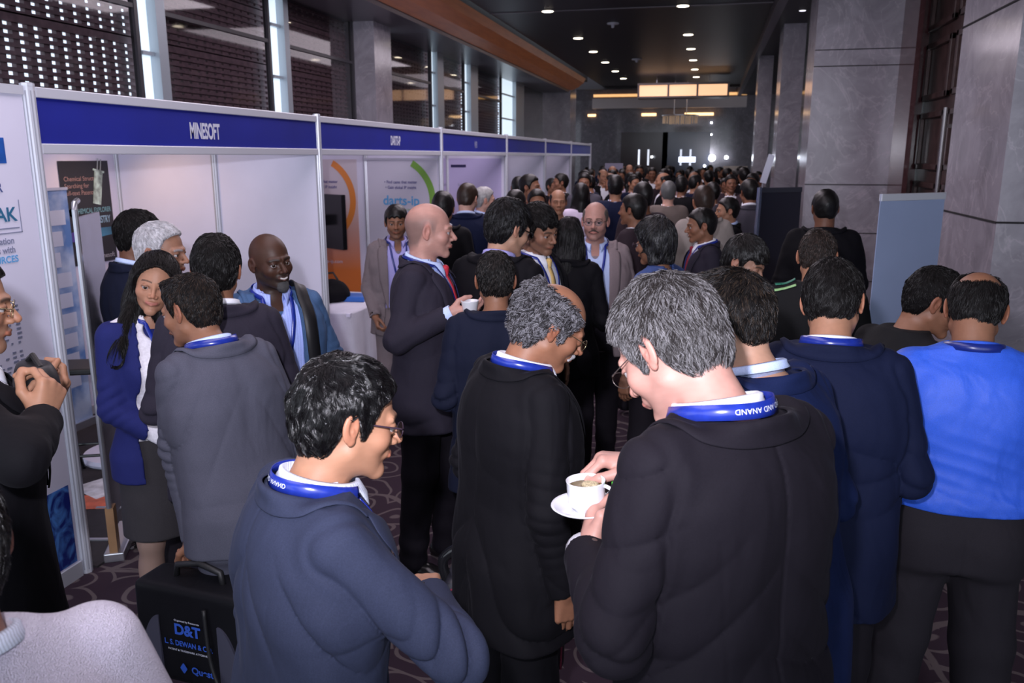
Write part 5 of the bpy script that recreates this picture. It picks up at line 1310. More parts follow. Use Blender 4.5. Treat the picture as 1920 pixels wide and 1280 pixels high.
    put('man in a black sports top with green shoulder piping seen from behind, cropped hair', 1532, 484, 3.85, 4, head=10, pitch=18, mid=True, key='sport',
        skin=SK['tan'], top='tee', topmat=K_tee, botmat=T_black, strands=7000, hairlen=.012, curl=.2, hairthick=.008, haircol=(.020, .015, .013), haircol2=(.09, .06, .05), grey=.2, girth=1.1, arms='bent', neck=.02)
    put('heavy man in a black suit standing in the shade against the marble column', 1546, 392, 5.9, 2, head=-6, pitch=4, skin=SK['deep'], topmat=C_black, botmat=C_black, girth=1.22, shoulder=1.08, collarmat=None, arms=('hang', 'low'))
people_near()
# ------------------------------------------------------------------ exhibition booths
XF, XB = -3.03, -4.89
YP = [3.28, 6.16, 9.27, 12.45, 15.52, 18.5, 21.62]
TXT_W = mat('white_lettering', (.72, .74, .88), .5)
T_navyp = mat('navy_print', (.06, .09, .28), .5); T_skyp = mat('sky_print', (.12, .42, .78), .5); T_grey = mat('grey_print', (.25, .27, .4), .5)
def post(x, y, lab, z1=2.40, rz=math.radians(22.5)):
    t = thing('booth_post', lab, 'post', (x, y, 0), 0, 'aluminium posts of the booths')
    m = MB(); m.lathe([(.030, 0.0), (.030, z1)], n=8); m.build('post', M_alu, t)
    g = MB()
    for k in range(8):
        a = rz + k * math.pi / 4; g.box(-.003, .003, .0265, .0285, .02, z1 - .02, Matrix.Rotation(a, 4, 'Z'))
    g.build('groove', mat('post_groove', (.35, .36, .42), .5), t); MB().lathe([(.031, z1), (.031, z1 + .012), (.02, z1 + .016), (0, z1 + .016)], n=8).build('cap', M_alu, t); return t
plabs = ['white aluminium booth post nearest, between the logo panel and the MINESOFT fascia', 'white booth post between the MINESOFT and DARTS-IP fascias', 'white booth post at the far end of the DARTS-IP fascia', 'thin white booth post, fourth along the row of booths', 'thin white booth post, fifth along the row of booths', 'thin white booth post, sixth along the row of booths', 'last thin white booth post at the far end of the row']
for y, l in zip(YP, plabs): post(XF, y, l)
flabs = ['blue fascia board lettered MINESOFT over the first booth', 'blue fascia board lettered DARTS-IP over the second booth', 'blue fascia board with tiny lettering over the third booth', 'dark blue fascia board over the fourth booth', 'dark blue fascia board over the fifth booth', 'dark blue fascia board over the last booth']
for i in range(6):
    a, c = YP[i] + .03, YP[i + 1] - .03
    t = thing('fascia_board', flabs[i], 'fascia', (XF, (a + c) / 2, 2.10), 0, 'fascia boards over the booths'); h = (c - a) / 2
    MB().box(-.006, .006, -h, h, .045, .255).build('panel', M_blue, t)
    MB().box(-.018, .018, -h, h, 0, .048).build('lower_rail', M_alu, t, bevel=.004); MB().box(-.018, .018, -h, h, .252, .30).build('upper_rail', M_alu, t, bevel=.004)
    tx = ['MINESOFT', 'DARTS-IP', 'WIPS', '', '', ''][i]
    if tx:
        m = MB(); add_text(m, tx, (.0075, [-.09, .12, -.12][i], .135), (0, 1, 0), (0, 0, 1), [.128, .12, .11][i], .55, offset=.004, space=.95, lift=0); m.build('lettering', TXT_W if i < 2 else mat('dim_lettering', (.3, .32, .55), .5), t)
# wall panels of the booths: partitions and back wall in one-metre modules with white uprights
def wpanel(lab, x0, x1, y0, y1, z0=.05, z1=2.36, m=None, grp='white laminate booth wall panels'):
    t = thing('wall_panel', lab, 'panel', ((x0 + x1) / 2, (y0 + y1) / 2, 0), 0, grp); hx, hy = (x1 - x0) / 2, (y1 - y0) / 2
    if hx > hy: hy = .004
    else: hx = .004
    MB().box(-hx, hx, -hy, hy, z0, z1).build('sheet', m or M_white, t)
    fx, fy = (hx, .014) if hx > hy else (.014, hy)
    MB().box(-fx, fx, -fy, fy, 0, z0 + .03).build('bottom_rail', M_alu, t); MB().box(-fx, fx, -fy, fy, z1, z1 + .04).build('top_rail', M_alu, t); return t
names = ['first', 'second', 'third', 'fourth', 'fifth', 'last']
for i, y in enumerate(YP[1:6] + [YP[6]]):
    xm = (XF + XB) / 2
    if i < 5:
        wpanel('white partition panel next to the aisle at the far side of the %s booth' % names[i], xm + .03, XF - .03, y, y, grp='partition panels by the aisle')
        wpanel('white partition panel deep inside at the far side of the %s booth' % names[i], XB + .03, xm - .03, y, y, grp='partition panels deep in the booths')
        post(xm, y, 'slim white upright halfway along the partition of the %s booth' % names[i], 2.38)
    post(XB, y, 'white corner upright at the back of the %s booth' % names[i], 2.38)
for i in range(6):
    a, c = YP[i], YP[i + 1]; w = (c - a) / 3
    for k in range(3):
        if i in (0, 1) or k == 2:
            wpanel('white back wall panel of the %s booth, %s' % (names[i], ['nearest to the front', 'in its middle', 'at its far corner'][k]), XB, XB, a + k * w + .03, a + (k + 1) * w - .03, grp='back wall panels')
# near end: printed panel facing the aisle before the first post
t = wpanel('white printed booth panel with logos beside the nearest post', XF, XF, 1.35, 3.24, grp=None)
m = MB(); X = .0055; Y0 = 2.295
m.box(X, X + .001, 2.94 - Y0, 3.105 - Y0, 2.06, 2.17); m.build('logo_square', mat('logo_blue', (.02, .12, .5), .4, noise=(8, .4)), t)
def rtext(name, s_, y, z, size, m_, off=.001): m = MB(); add_text(m, s_, (X + .002, y - Y0, z), (0, 1, 0), (0, 0, 1), size, 1, offset=off, align='RIGHT'); m.build(name, m_, t)
M_teal = mat('teal_print', (.03, .16, .30), .5)
rtext('small_brand_lettering', 'RESEARCHER', 3.063, 1.955, .060, T_navyp); rtext('logo_lettering', 'RAK', 3.120, 1.835, .085, M_teal, .002)
m = MB(); m.box(X, X + .001, .40, .835, 1.775, 1.780).box(X, X + .001, .40, .850, 1.755, 1.759).box(X, X + .001, .845, .849, 1.757, 1.90); m.build('logo_frame', T_grey, t)
rtext('copy_lettering', 'latest location', 3.090, 1.722, .040, T_grey); rtext('copy_lettering', 'documents with', 3.090, 1.682, .040, T_grey); rtext('link_lettering', 'RESOURCES', 3.100, 1.640, .042, T_skyp)
m = MB(); rr = random.Random(3)
for r in range(28):
    for c in range(12):
        if rr.random() < .8: m.box(X, X + .001, 2.60 - Y0 + c * .04, 2.60 - Y0 + c * .04 + .010 + rr.random() * .020, 1.45 - r * .021, 1.458 - r * .021)
m.build('text_table', T_grey, t)
def lowpic():
    mm, N, L, b = new_mat('blue_energy_print'); tc = N.new('ShaderNodeTexCoord'); n = N.new('ShaderNodeTexNoise'); n.inputs['Scale'].default_value = 5; n.inputs['Detail'].default_value = 8; n.inputs['Distortion'].default_value = 3
    L.new(tc.outputs['Object'], n.inputs['Vector']); r = N.new('ShaderNodeValToRGB'); r.color_ramp.elements[0].position = .42; r.color_ramp.elements[0].color = (.008, .02, .22, 1); r.color_ramp.elements[1].position = .62; r.color_ramp.elements[1].color = (.10, .30, .80, 1)
    L.new(n.outputs['Fac'], r.inputs[0]); L.new(r.outputs[0], b.inputs['Base Color']); b.inputs['Roughness'].default_value = .4; return mm
MB().box(X, X + .001, 1.4 - Y0, 3.22 - Y0, .09, .50).build('printed_picture', lowpic(), t)
# steel hinge-side glass/steel display leaf standing in the booth mouth beside the first post
t = thing('display_leaf', 'tall narrow brushed silver display leaf with a rounded edge tube in the booth mouth', 'display stand', (-2.97, 3.42, 0), math.radians(-62))
MB().box(-.46, 0.0, -.010, .010, .22, 1.80).build('sheet', mat('silver_sheet', (.36, .36, .44), .22, metal=.7, noise=(3, .25)), t)
MB().tube([(.012, 0, .30), (.012, 0, 1.84), (.0, 0, 1.87), (-.06, 0, 1.88)], .014, 10).build('edge_tube', M_silver, t)
MB().box(-.40, .03, -.05, .05, .0, .05).build('foot', M_silver, t, bevel=.006)
MB().box(-.05, .02, -.02, .02, .05, .30).build('timber_block', mat('pale_timber', (.35, .20, .10), .5, noise=(8, .2)), t)
# poster and roll-up banner on the back wall of the first booth
def rect_on_back(px0, py0, px1, py1): pass
t = thing('wall_poster', 'black poster with a glowing test tube picture on the back wall of the booth', 'poster', (XB + .008, 5.765, 1.655))
MB().box(0, .003, -.275, .275, -.42, .40).build('sheet', mat('poster_black', (.012, .011, .016), .35), t)
m = MB(); 
for k, s_ in enumerate(['Chemical Structure', 'Searching for', 'full-text Patents']): add_text(m, s_, (.005, -.235, .26 - k * .055), (0, 1, 0), (0, 0, 1), .050, 1, align='LEFT')
m.build('small_lettering', mat('poster_pinkish', (.45, .27, .25), .5), t)
m = MB(); add_text(m, 'CHEMICAL EXPLORER', (.005, .05, .005), (0, 1, 0), (0, 0, 1), .055, .75, offset=.001); m.build('title_lettering', mat('poster_teal', (.20, .42, .48), .5), t)
m = MB(); add_text(m, 'PURE CHEMISTRY', (.0055, .04, -.075), (0, 1, 0), (0, 0, 1), .080, .62, offset=.002); m.build('headline_lettering', mat('poster_light', (.35, .55, .70), .5), t)
m = MB(); M0 = Matrix.Translation((.006, .13, .20)) @ Matrix.Rotation(math.radians(-12), 4, 'X')
m.box(-.002, .002, -.045, .045, -.15, .12, M0).box(-.003, .003, -.062, .062, .115, .13, M0); m.build('test_tube_picture', mat('tube_glow', (.42, .55, .50), .3, noise=(14, .8)), t)
m = MB()
for dy in (-.02, .015): m.box(-.002, .002, dy, dy + .008, .13, .22, M0)
m.build('glass_rods_picture', mat('rod_grey', (.4, .45, .48), .3), t)
m = MB(); m.add([(.004, -.27, -.17), (.004, -.12, -.13), (.004, -.02, -.20), (.004, -.04, -.36), (.004, -.12, -.24), (.004, -.27, -.22)], [(0, 1, 2, 3, 4, 5)]); m.build('purple_streak', mat('streak_purple', (.09, .045, .33), .4), t)
m = MB(); m.add([(.004, .0, -.14), (.004, .275, -.14), (.004, .275, -.20), (.004, .02, -.22)], [(0, 1, 2, 3)]); m.build('blue_streak', mat('streak_blue', (.06, .25, .42), .4, noise=(5, .5)), t)
m = MB(); m.lathe([(.022, 0), (.034, 0)], n=6, M=Matrix.Translation((.006, -.19, .0)) @ Matrix.Rotation(math.pi / 2, 4, 'Y')); m.lathe([(.012, 0), (.02, 0)], n=6, M=Matrix.Translation((.006, -.155, .045)) @ Matrix.Rotation(math.pi / 2, 4, 'Y')); m.build('hexagon_logo', mat('hex_blue', (.18, .42, .65), .4), t)
m = MB(); add_text(m, 'minesoft', (.005, .15, -.37), (0, 1, 0), (0, 0, 1), .055, 1); m.build('footer_lettering', mat('poster_white', (.62, .62, .68), .5), t)
def banner_mat():
    mm, N, L, b = new_mat('sky_banner_print'); tc = N.new('ShaderNodeTexCoord'); n = N.new('ShaderNodeTexNoise'); n.inputs['Scale'].default_value = 4; n.inputs['Detail'].default_value = 5
    L.new(tc.outputs['Object'], n.inputs['Vector']); r = N.new('ShaderNodeValToRGB'); r.color_ramp.elements[0].position = .4; r.color_ramp.elements[0].color = (.10, .22, .52, 1); r.color_ramp.elements[1].position = .65; r.color_ramp.elements[1].color = (.50, .60, .80, 1)
    L.new(n.outputs['Fac'], r.inputs[0]); L.new(r.outputs[0], b.inputs['Base Color']); return mm
t = thing('roll_up_banner', 'sky blue roll-up banner with pale document icons at the back corner of the first booth', 'banner', (-4.70, 4.92, 0))
MB().box(-.004, .004, -.42, .42, .06, 1.85).build('sheet', banner_mat(), t); MB().box(-.03, .03, -.43, .43, 0, .07).build('base_rail', M_silver, t); MB().box(-.012, .012, -.425, .425, 1.845, 1.865).build('top_rail', M_silver, t)
m = MB(); rr = random.Random(5)
for k in range(9): y0 = .12 + rr.random() * .1; z0 = .35 + k * .155; m.box(.005, .006, y0, y0 + .16, z0, z0 + .11)
m.build('document_icons', mat('icon_white', (.62, .66, .82), .5), t)
# small round white display plinth, leaflets, stool in the booth
t = thing('round_plinth', 'round white low display base on the booth floor by the stool', 'plinth', (-3.95, 4.75, .012))
MB().lathe([(0, 0), (.26, 0), (.27, .02), (.26, .045), (0, .05)], n=36).build('disc', M_white, t, smooth=False); MB().lathe([(.025, .05), (.025, .5), (.05, .52), (0, .52)], n=14).build('stem', M_silver, t)
t = thing('folding_stool', 'black tubular folding high stool in the shade of the first booth', 'stool', (-3.85, 4.35, .012), .4)
MB().box(-.18, .18, -.15, .15, .74, .78).build('seat', M_black, t, bevel=.012)
for sx in (-1, 1):
    MB().tube([(.16 * sx, -.2, .0), (.16 * sx, .13, .74)], .012).build('leg', M_gloss, t); MB().tube([(.14 * sx, .2, .0), (.14 * sx, -.13, .74)], .012).build('leg', M_gloss, t)
MB().tube([(-.16, -.12, .2), (.16, -.12, .2)], .010).build('footrest', M_gloss, t); MB().tube([(-.14, .12, .2), (.14, .12, .2)], .010).build('footrest', M_gloss, t)
for k, (x, y, r, c, lab) in enumerate([(-3.62, 4.0, .3, (.55, .12, .06), 'orange-red printed leaflet lying on the booth floor by the silver leaf'), (-3.70, 4.2, -.4, (.6, .6, .66), 'white leaflet lying on the booth floor behind the orange one')]):
    o = MB().box(-.15, .15, -.105, .105, .001 + k * .002, .004 + k * .002, None).build('leaflet', mat('leaflet_%d' % k, c, .4, noise=(12, .4))); o.location = (x, y, .013); o.rotation_euler = (0, 0, r); tag(o, lab, 'leaflet')
for k, (xx, yy) in enumerate([(-3.35, 3.98), (-3.12, 3.60)]):
    o = MB().box(-.17, .17, -.012, .012, 0, .008).build('floor_trim_strip', M_silver); o.location = (xx, yy, .012); o.rotation_euler = (0, 0, .25); tag(o, ['pale metal strip on the dark mat behind the silver leaf', 'pale metal strip on the dark mat edge in front of the first booth'][k], 'floor trim')
# warm booth spotlight over the poster (arm light clipped to the fascia)
t = thing('arm_spotlight', 'small black arm spotlight clipped over the poster in the first booth', 'spotlight', (XB + .1, 5.72, 2.42))
MB().tube([(-.05, 0, 0), (.0, 0, .10), (.18, 0, .10)], .008).build('arm', M_black, t); MB().lathe([(.02, .05), (.035, -.02), (.03, -.02), (0, .03)], (.20, 0, .06), 14).build('shade', M_black, t)
lo = light('booth_spot', 'SPOT', (XB + .34, 5.60, 2.40), 16, (1.0, .60, .34), rot=(0, math.radians(-16), 0), spot_size=math.radians(140), spot_blend=.8, shadow_soft_size=.03)
lo2 = light('booth_spot_second', 'SPOT', (XB + .5, 11.0, 2.40), 12, (1.0, .55, .35), rot=(0, math.radians(-10), 0), spot_size=math.radians(140), spot_blend=.8, shadow_soft_size=.03)

# ---- darts-ip booth graphics
def arc_poly(mb, org, ux, uy, R, w, a0, a1, lift=.0, n=40):
    ux, uy, org = Vector(ux), Vector(uy), Vector(org); nn = ux.cross(uy) * lift; V = []
    for k in range(n + 1):
        a = math.radians(a0 + (a1 - a0) * k / n)
        for r in (R - w / 2, R + w / 2): V.append(org + ux * r * math.cos(a) + uy * r * math.sin(a) + nn)
    mb.add(V, [(2 * k, 2 * k + 1, 2 * k + 3, 2 * k + 2) for k in range(n)])
def clip_arc(mb, org, ux, uy, R, w, a0, a1, umax, vmax, vmin, lift, n=60):
    ux, uy, o = Vector(ux), Vector(uy), Vector(org); nn = ux.cross(uy) * lift
    for k in range(n):
        q = []
        for kk in (k, k + 1):
            a = math.radians(a0 + (a1 - a0) * kk / n)
            for r in (R - w / 2, R + w / 2): q.append((r * math.cos(a), r * math.sin(a)))
        if all(u < umax and vmin < v < vmax for u, v in q): mb.add([o + ux * u + uy * v + nn for u, v in q], [(0, 1, 3, 2)])
def darts(tt, org, ux, uy, col_arc, w=.9, orange=False):
    """org: centre of the logo on the sheet"""
    O, ux, uy = Vector(org), Vector(ux), Vector(uy)
    m = MB(); clip_arc(m, O + ux * (w / 2 - .56), ux, uy, .50, .075, -78, 78, w, .465, -.9, .004); m.build('arc', col_arc, tt)
    for k, s_ in enumerate(['• Find cases that matter', '• Gain global IP insight']):
        m = MB(); add_text(m, s_, O + uy * (.215 - k * .062), ux, uy, .048, .88, offset=.0008, lift=.005); m.build('bullet_lettering', mat('indigo_print', (.10, .09, .30), .5), tt)
    m = MB(); add_text(m, 'darts-ip', O, ux, uy, .155, .95, offset=.003, lift=.005); m.build('logo_lettering', T_skyp, tt)
    m = MB(); add_text(m, 'Intelligent IP decisions', O - uy * .10, ux, uy, .040, .9, lift=.005); m.build('tagline_lettering', mat('green_print', (.22, .40, .14), .5), tt)
    m = MB(); add_text(m, 'www.darts-ip.com', O - uy * .74, ux, uy, .06, 1, lift=.005); m.build('web_lettering', TXT_W, tt)
# partition banner (white, green arc) hung on the far partition of booth two
t = thing('hanging_banner', 'white darts-ip banner with a green arc on the far partition of the second booth', 'banner', (0, 0, 0))
yy = 9.27 - .02
MB().box(-3.97, -3.07, yy, yy + .006, .10, 2.055).build('sheet', mat('banner_white', (.66, .64, .76), .45), t); darts(t, (-3.52, yy, 1.58), (1, 0, 0), (0, 0, 1), mat('lime_green', (.20, .42, .06), .5), w=.90)
MB().box(-3.97, -3.05, yy - .01, yy + .012, 2.045, 2.07).build('top_bar', M_silver, t)
m = MB(); m.box(-3.94, -3.85, yy - .003, yy, .2, .95); m.build('green_corner', mat('lime_green', (.2, .42, .06), .5), t)
# orange banner on the back wall of booth two
def orange_mat():
    mm, N, L, b = new_mat('orange_fade_print'); tc = N.new('ShaderNodeTexCoord'); s_ = N.new('ShaderNodeSeparateXYZ'); L.new(tc.outputs['Object'], s_.inputs[0])
    r = N.new('ShaderNodeValToRGB'); r.color_ramp.elements[0].position = .35; r.color_ramp.elements[0].color = (.78, .20, .03, 1); r.color_ramp.elements[1].position = .80; r.color_ramp.elements[1].color = (.68, .60, .66, 1)
    q = N.new('ShaderNodeMapRange'); q.inputs[1].default_value = 0; q.inputs[2].default_value = 2.1; L.new(s_.outputs[2], q.inputs[0]); L.new(q.outputs[0], r.inputs[0]); L.new(r.outputs[0], b.inputs['Base Color']); b.inputs['Roughness'].default_value = .45; return mm
t = thing('hanging_banner', 'orange and white darts-ip banner on the partition of the second booth behind the black screen', 'banner', (0, 0, 0))
xx = XB + .03
MB().box(-4.84, -4.07, yy, yy + .006, .10, 2.055).build('sheet', orange_mat(), t)
darts(t, (-4.52, yy, 1.58), (1, 0, 0), (0, 0, 1), mat('orange_arc', (.80, .26, .05), .5), w=.90, orange=True)
# wall screen seen nearly edge-on
t = thing('wall_screen', 'black flat television on a wall bracket in the second booth, seen nearly edge-on', 'television', (-4.42, 8.92, 1.36), math.radians(60))
MB().box(-.03, .03, -.50, .50, -.31, .31).build('casing', M_gloss, t, bevel=.008); MB().box(.031, .033, -.48, .48, -.29, .29).build('screen', mat('screen_glass', (.015, .017, .025), .06), t)
MB().box(-.28, -.03, -.05, .05, -.06, .06).build('bracket', M_black, t)
# third booth graphics
t = thing('hanging_banner', 'pale violet printed banner with a small dark title box in the third booth', 'banner', (0, 0, 0)); yy = 12.45 - .02
MB().box(-4.75, -3.10, yy, yy + .006, .15, 2.06).build('sheet', mat('violet_white', (.56, .50, .80), .45), t)
m = MB(); m.box(-3.90, -3.66, yy - .004, yy, 1.925, 1.965); m.build('title_box', mat('title_dark', (.02, .015, .08), .4), t)
m = MB()
for (x, z) in [(-4.05, 1.66), (-3.72, 1.66), (-4.05, 1.36), (-3.72, 1.36)]: add_text(m, 'Search', (x, yy - .004, z), (1, 0, 0), (0, 0, 1), .055, 1)
m.build('small_lettering', T_grey, t)
# table with cloth in the second booth
t = thing('draped_table', 'table under a long white cloth in the second booth beside the taupe blazer', 'table', (-3.28, 6.95, 0))
def drape_cloth(hx, hy, h, col):
    V = []; F = []; n = 96; rings = [0, .02, .1, .3, .6, .9, 1.0]
    for ri, q in enumerate(rings):
        for k in range(n):
            a = 2 * math.pi * k / n; c, s_ = math.cos(a), math.sin(a); r = 1 / max(abs(c) ** 8 + abs(s_) ** 8, 1e-9) ** (1 / 8); fl = q * (.05 + .035 * math.sin(a * 14 + 1.3 * math.sin(a * 3)) + .02 * math.sin(a * 31))
            V.append(((hx + fl) * r * c, (hy + fl) * r * s_, h - q * (h - .01)))
    for i in range(len(rings) - 1):
        for k in range(n): F.append((i * n + k, (i + 1) * n + k, (i + 1) * n + (k + 1) % n, i * n + (k + 1) % n))
    F.append(tuple(range(n))); return V, F
V, F = drape_cloth(.36, .55, .78, None)
o = mesh_obj('table_cloth', V, F, cloth_mat('white_table_cloth', (.56, .55, .64), wr=.3), t, True)
MB().box(-.34, .34, -.53, .53, .745, .775).build('table_top', M_white, t)
for sx in (-1, 1):
    for sy in (-1, 1): MB().tube([(.3 * sx, .48 * sy, 0), (.3 * sx, .48 * sy, .745)], .018).build('leg', M_silver, t)
o = MB().box(-.17, .17, -.12, .12, 0, .045).build('brochure_stack', mat('brochure_blue', (.03, .14, .50), .35, noise=(6, .3)), None, bevel=.003); o.location = (-3.22, 7.05, .782); o.rotation_euler = (0, 0, .1); tag(o, 'stack of blue brochures on the white draped table', 'brochures')
t = thing('laptop_bag', 'slumped black laptop bag lying on the white draped table', 'bag', (-3.42, 6.92, .782), .3)
fnb = lambda P: smin(ell(P, (0, 0, .06), (.24, .15, .10)), ell(P, (.08, .02, .10), (.14, .10, .10)), .05) + .006 * wig(P, 30, 5)
v, f = surface(lambda P: np.maximum(fnb(P), -P[:, 2]), (-.3, -.25, -.02), (.3, .25, .26), .012); mesh_obj('body', v, f, C_black, t, True); MB().tube([(-.1, .1, .14), (-.05, .1, .24), (.08, .1, .25), (.12, .1, .18)], .01).build('handle', M_black, t)

# ---- right side: roll-up banners seen from behind, metal urn
def rollup(lab, x, y, rz, w, h, m, back=True, bar=M_alu):
    t = thing('roll_up_banner', lab, 'banner', (x, y, 0), rz)
    MB().box(-w / 2, w / 2, -.003, .003, .08, h).build('sheet', m, t); MB().box(-w / 2, w / 2, -.012, .012, h - .045, h).build('top_rail', bar, t, bevel=.003)
    MB().box(-w / 2 - .01, w / 2 + .01, -.06, .06, 0, .09).build('base', M_silver, t, bevel=.01); MB().tube([(0, .03, .08), (0, .03, h - .02)], .010).build('pole', M_silver, t); return t
q = at(1652, 362, 5.2); q2 = at(1772, 362, 5.45)
cx_, cy_ = (q[0] + q2[0]) / 2, (q[1] + q2[1]) / 2; w_ = math.hypot(q2[0] - q[0], q2[1] - q[1])
rollup('pale blue-grey blank back of a roll-up banner standing before the marble pier', cx_, cy_, math.atan2(q2[1] - q[1], q2[0] - q[0]), w_, (q[2] + q2[2]) / 2, mat('banner_back', (.36, .44, .66), .38, noise=(.8, .12)))
q = at(1424, 352, 7.4); q2 = at(1503, 352, 7.6)
rollup('dark blue-black back of a roll-up banner standing next to the marble column', (q[0] + q2[0]) / 2, (q[1] + q2[1]) / 2, math.atan2(q2[1] - q[1], q2[0] - q[0]), math.hypot(q2[0] - q[0], q2[1] - q[1]), q[2], mat('banner_dark', (.010, .013, .026), .35), bar=mat('bar_dark', (.03, .035, .05), .3))
o = MB().tube([tuple(at(1425, 352, 7.38)), tuple(at(1418, 440, 7.38)), (at(1418, 440, 7.38)[0], at(1418, 440, 7.38)[1], 0)], .022).build('banner_pole', mat('blue_chrome', (.25, .30, .45), .2, metal=.8)); tag(o, 'thin bluish chrome pole on the aisle edge of the dark banner', 'pole')
t = thing('metal_urn', 'dark gunmetal cylindrical standing ashtray urn at the edge of the picture before the pier', 'urn', (2.02, 4.22, 0))
M_gun = mat('gunmetal', (.055, .058, .075), .25, metal=.6)
MB().lathe([(.20, 0), (.20, .02), (.185, .03), (.185, 1.52), (.17, 1.54), (0, 1.54)], n=40).build('drum', M_gun, t, smooth=False); MB().lathe([(.188, .74), (.188, .76)], n=40).lathe([(.188, 1.30), (.188, 1.315)], n=40).build('band', M_silver, t)
MB().lathe([(0, 1.6), (.05, 1.6), (.06, 1.54)], n=20).build('knob', M_gun, t)
t = thing('easel_sign', 'tilted glossy white sign board on a stand beyond the dark banner', 'sign', tuple(at(1437, 345, 10.5) * np.array([1, 1, 0])), 0)
a, b = at(1430, 343, 10.5), at(1447, 288, 10.5); base = np.array([t.location.x, t.location.y, 0]); a, b = a - base, b - base
MB().box(-.04, .04, -.02, .02, 0, (b - a)[2] if b[2] > a[2] else .4, Matrix.Translation(Vector(a)) @ Matrix.Rotation(math.atan2(b[0] - a[0], b[2] - a[2]), 4, 'Y')).build('board', mat('gloss_sign', (.55, .56, .68), .12), t); MB().tube([tuple(a), (a[0], a[1], 0)], .012).build('stand', M_silver, t)
for (px, py, D, w, h, c, lab) in [(1151, 318, 22, .24, .17, (.32, .30, .42), 'white and crimson notice board above the far crowd by the west wall'), (1378, 321, 21, .30, .13, (.42, .38, .32), 'cream menu board with dark pictures above the far crowd by the east wall')]:
    q = at(px, py, D); t = thing('notice_board', lab, 'sign', (q[0], q[1], 0)); MB().box(-w, w, -.02, .02, q[2] - h, q[2] + h).build('board', mat('board_' + lab[:5], c, .4), t)
    MB().box(-w * .8, w * .8, -.025, -.02, q[2] - h * .8, q[2] - h * .3).build('printed_band', mat('band_' + lab[:5], (.22, .04, .05), .4), t); MB().tube([(0, 0, 0), (0, 0, q[2])], .02).build('stand', M_black, t)

# ---- things held and worn close to the camera
CH = mat('white_china', (.78, .79, .84), .12, coat=.4)
def cup_saucer(c, s=1.0, rz=0, tea=True, tilt=0):
    sa = thing('saucer', 'white china saucer held by the grey-haired man under his tea cup', 'saucer', tuple(c), rz); sa.rotation_euler = (0, tilt, rz)
    MB().lathe([(0, -.002), (.03, -.002), (.045, .0), (.068, .010), (.0745, .0150), (.0735, .0165), (.066, .0125), (.045, .004), (.03, .003), (0, .003)], n=64).build('dish', CH, sa, smooth=True)
    cu = thing('tea_cup', 'white china tea cup with tea and a tea bag, standing on the saucer', 'cup', tuple(c + np.array([0.002, 0, .003])), rz); cu.rotation_euler = (0, tilt, rz)
    MB().lathe([(0, .0), (.026, .0), (.027, .006), (.034, .010), (.0395, .018), (.0405, .035), (.0415, .064), (.0423, .067), (.0405, .067), (.0385, .035), (.035, .018), (0, .012)], n=64).build('bowl', CH, cu, smooth=True)
    h = [(.038 + .026 * math.sin(a), 0, .038 + .021 * math.cos(a)) for a in np.linspace(.15, math.pi - .1, 12)]
    MB().tube(h, .0042, 10).build('handle', CH, cu, smooth=True)
    MB().lathe([(0, .052), (.0400, .052)], n=48).build('tea', mat('green_tea', (.26, .17, .045), .05), cu)
    v, f = surface(lambda P: ell(P, (.008, .006, .054), (.020, .014, .008)) + .002 * wig(P, 200, 2), (-.02, -.02, .03), (.04, .03, .07), .0018); mesh_obj('tea_bag', v, f, mat('teabag', (.40, .33, .20), .6, noise=(300, .5)), cu, True)
    return sa, cu
cp = at(1098, 957, 1.77)
cup_saucer(cp, rz=math.radians(-12), tilt=math.radians(-3))
a = np.array(FIGS['cup'][2](FIGS['cup'][1].arm[1]['tips'][1]))
sg = thing('tea_string', 'thin tea bag string with a bright green tag hanging from the pinching fingers', 'tea tag', tuple(a))
b = cp + np.array([.010, .006, .058]) - a
MB().tube([(0, 0, 0), tuple(b)], .0006, 5).build('string', S_white, sg)
q = at(1157, 909, 1.80) - a
MB().tube([(0, 0, 0), tuple(q * .5 + np.array([0, 0, -.012])), tuple(q)], .0005, 5).build('string_end', S_white, sg)
m = MB(); m.box(-.012, .012, -.0006, .0006, -.010, .010, Matrix.Translation(Vector(q)) @ Matrix.Rotation(YAW, 4, 'Z')); m.build('paper_tag', mat('tag_green', (.10, .62, .06), .4), sg)
m = MB(); m.box(-.0025, .0025, -.0009, -.0007, -.009, .009, Matrix.Translation(Vector(q)) @ Matrix.Rotation(YAW, 4, 'Z')); m.build('tag_stripe', CH, sg)
# bald man's small cup
q = at(881, 577, 3.70); cu = thing('paper_cup', 'small white cup in the hand of the bald man with the red tie', 'cup', tuple(q))
MB().lathe([(0, -.035), (.028, -.035), (.040, .030), (.042, .034), (.038, .034), (.028, -.025), (0, -.028)], n=32).build('bowl', CH, cu, smooth=True); MB().lathe([(0, -.04), (.05, -.04), (.066, -.030), (.05, -.036), (0, -.036)], n=32).build('saucer', CH, cu, smooth=True)
# black case held by the man at the edge
q = at(68, 718, 2.16); fnc = lambda P: np.maximum(ell(P, (0, 0, 0), (.085, .05, .075)), P[:, 2] - .055) + .003 * wig(P, 40, 3)
v, f = surface(fnc, (-.12, -.08, -.1), (.12, .08, .1), .008); t = thing('camera_case', 'rounded black case held in the hands of the man at the frame edge', 'case', tuple(q), -.5); mesh_obj('body', v, f, M_black, t, True); MB().tube([(-.05, 0, .05), (0, 0, .075), (.05, 0, .05)], .008).build('handle', M_black, t)
# young woman's white card
fg = FIGS['woman']; q = fg[2](fg[1].arm[1]['tips'][1]); o = MB().box(-.025, .025, -.001, .001, -.045, .02).build('white_card', mat('card_white', (.72, .72, .8), .4)); o.location = tuple(q + np.array([.01, -.02, -.01])); o.rotation_euler = (0, .4, .6); tag(o, 'small white card in the folded hands of the young woman', 'card')
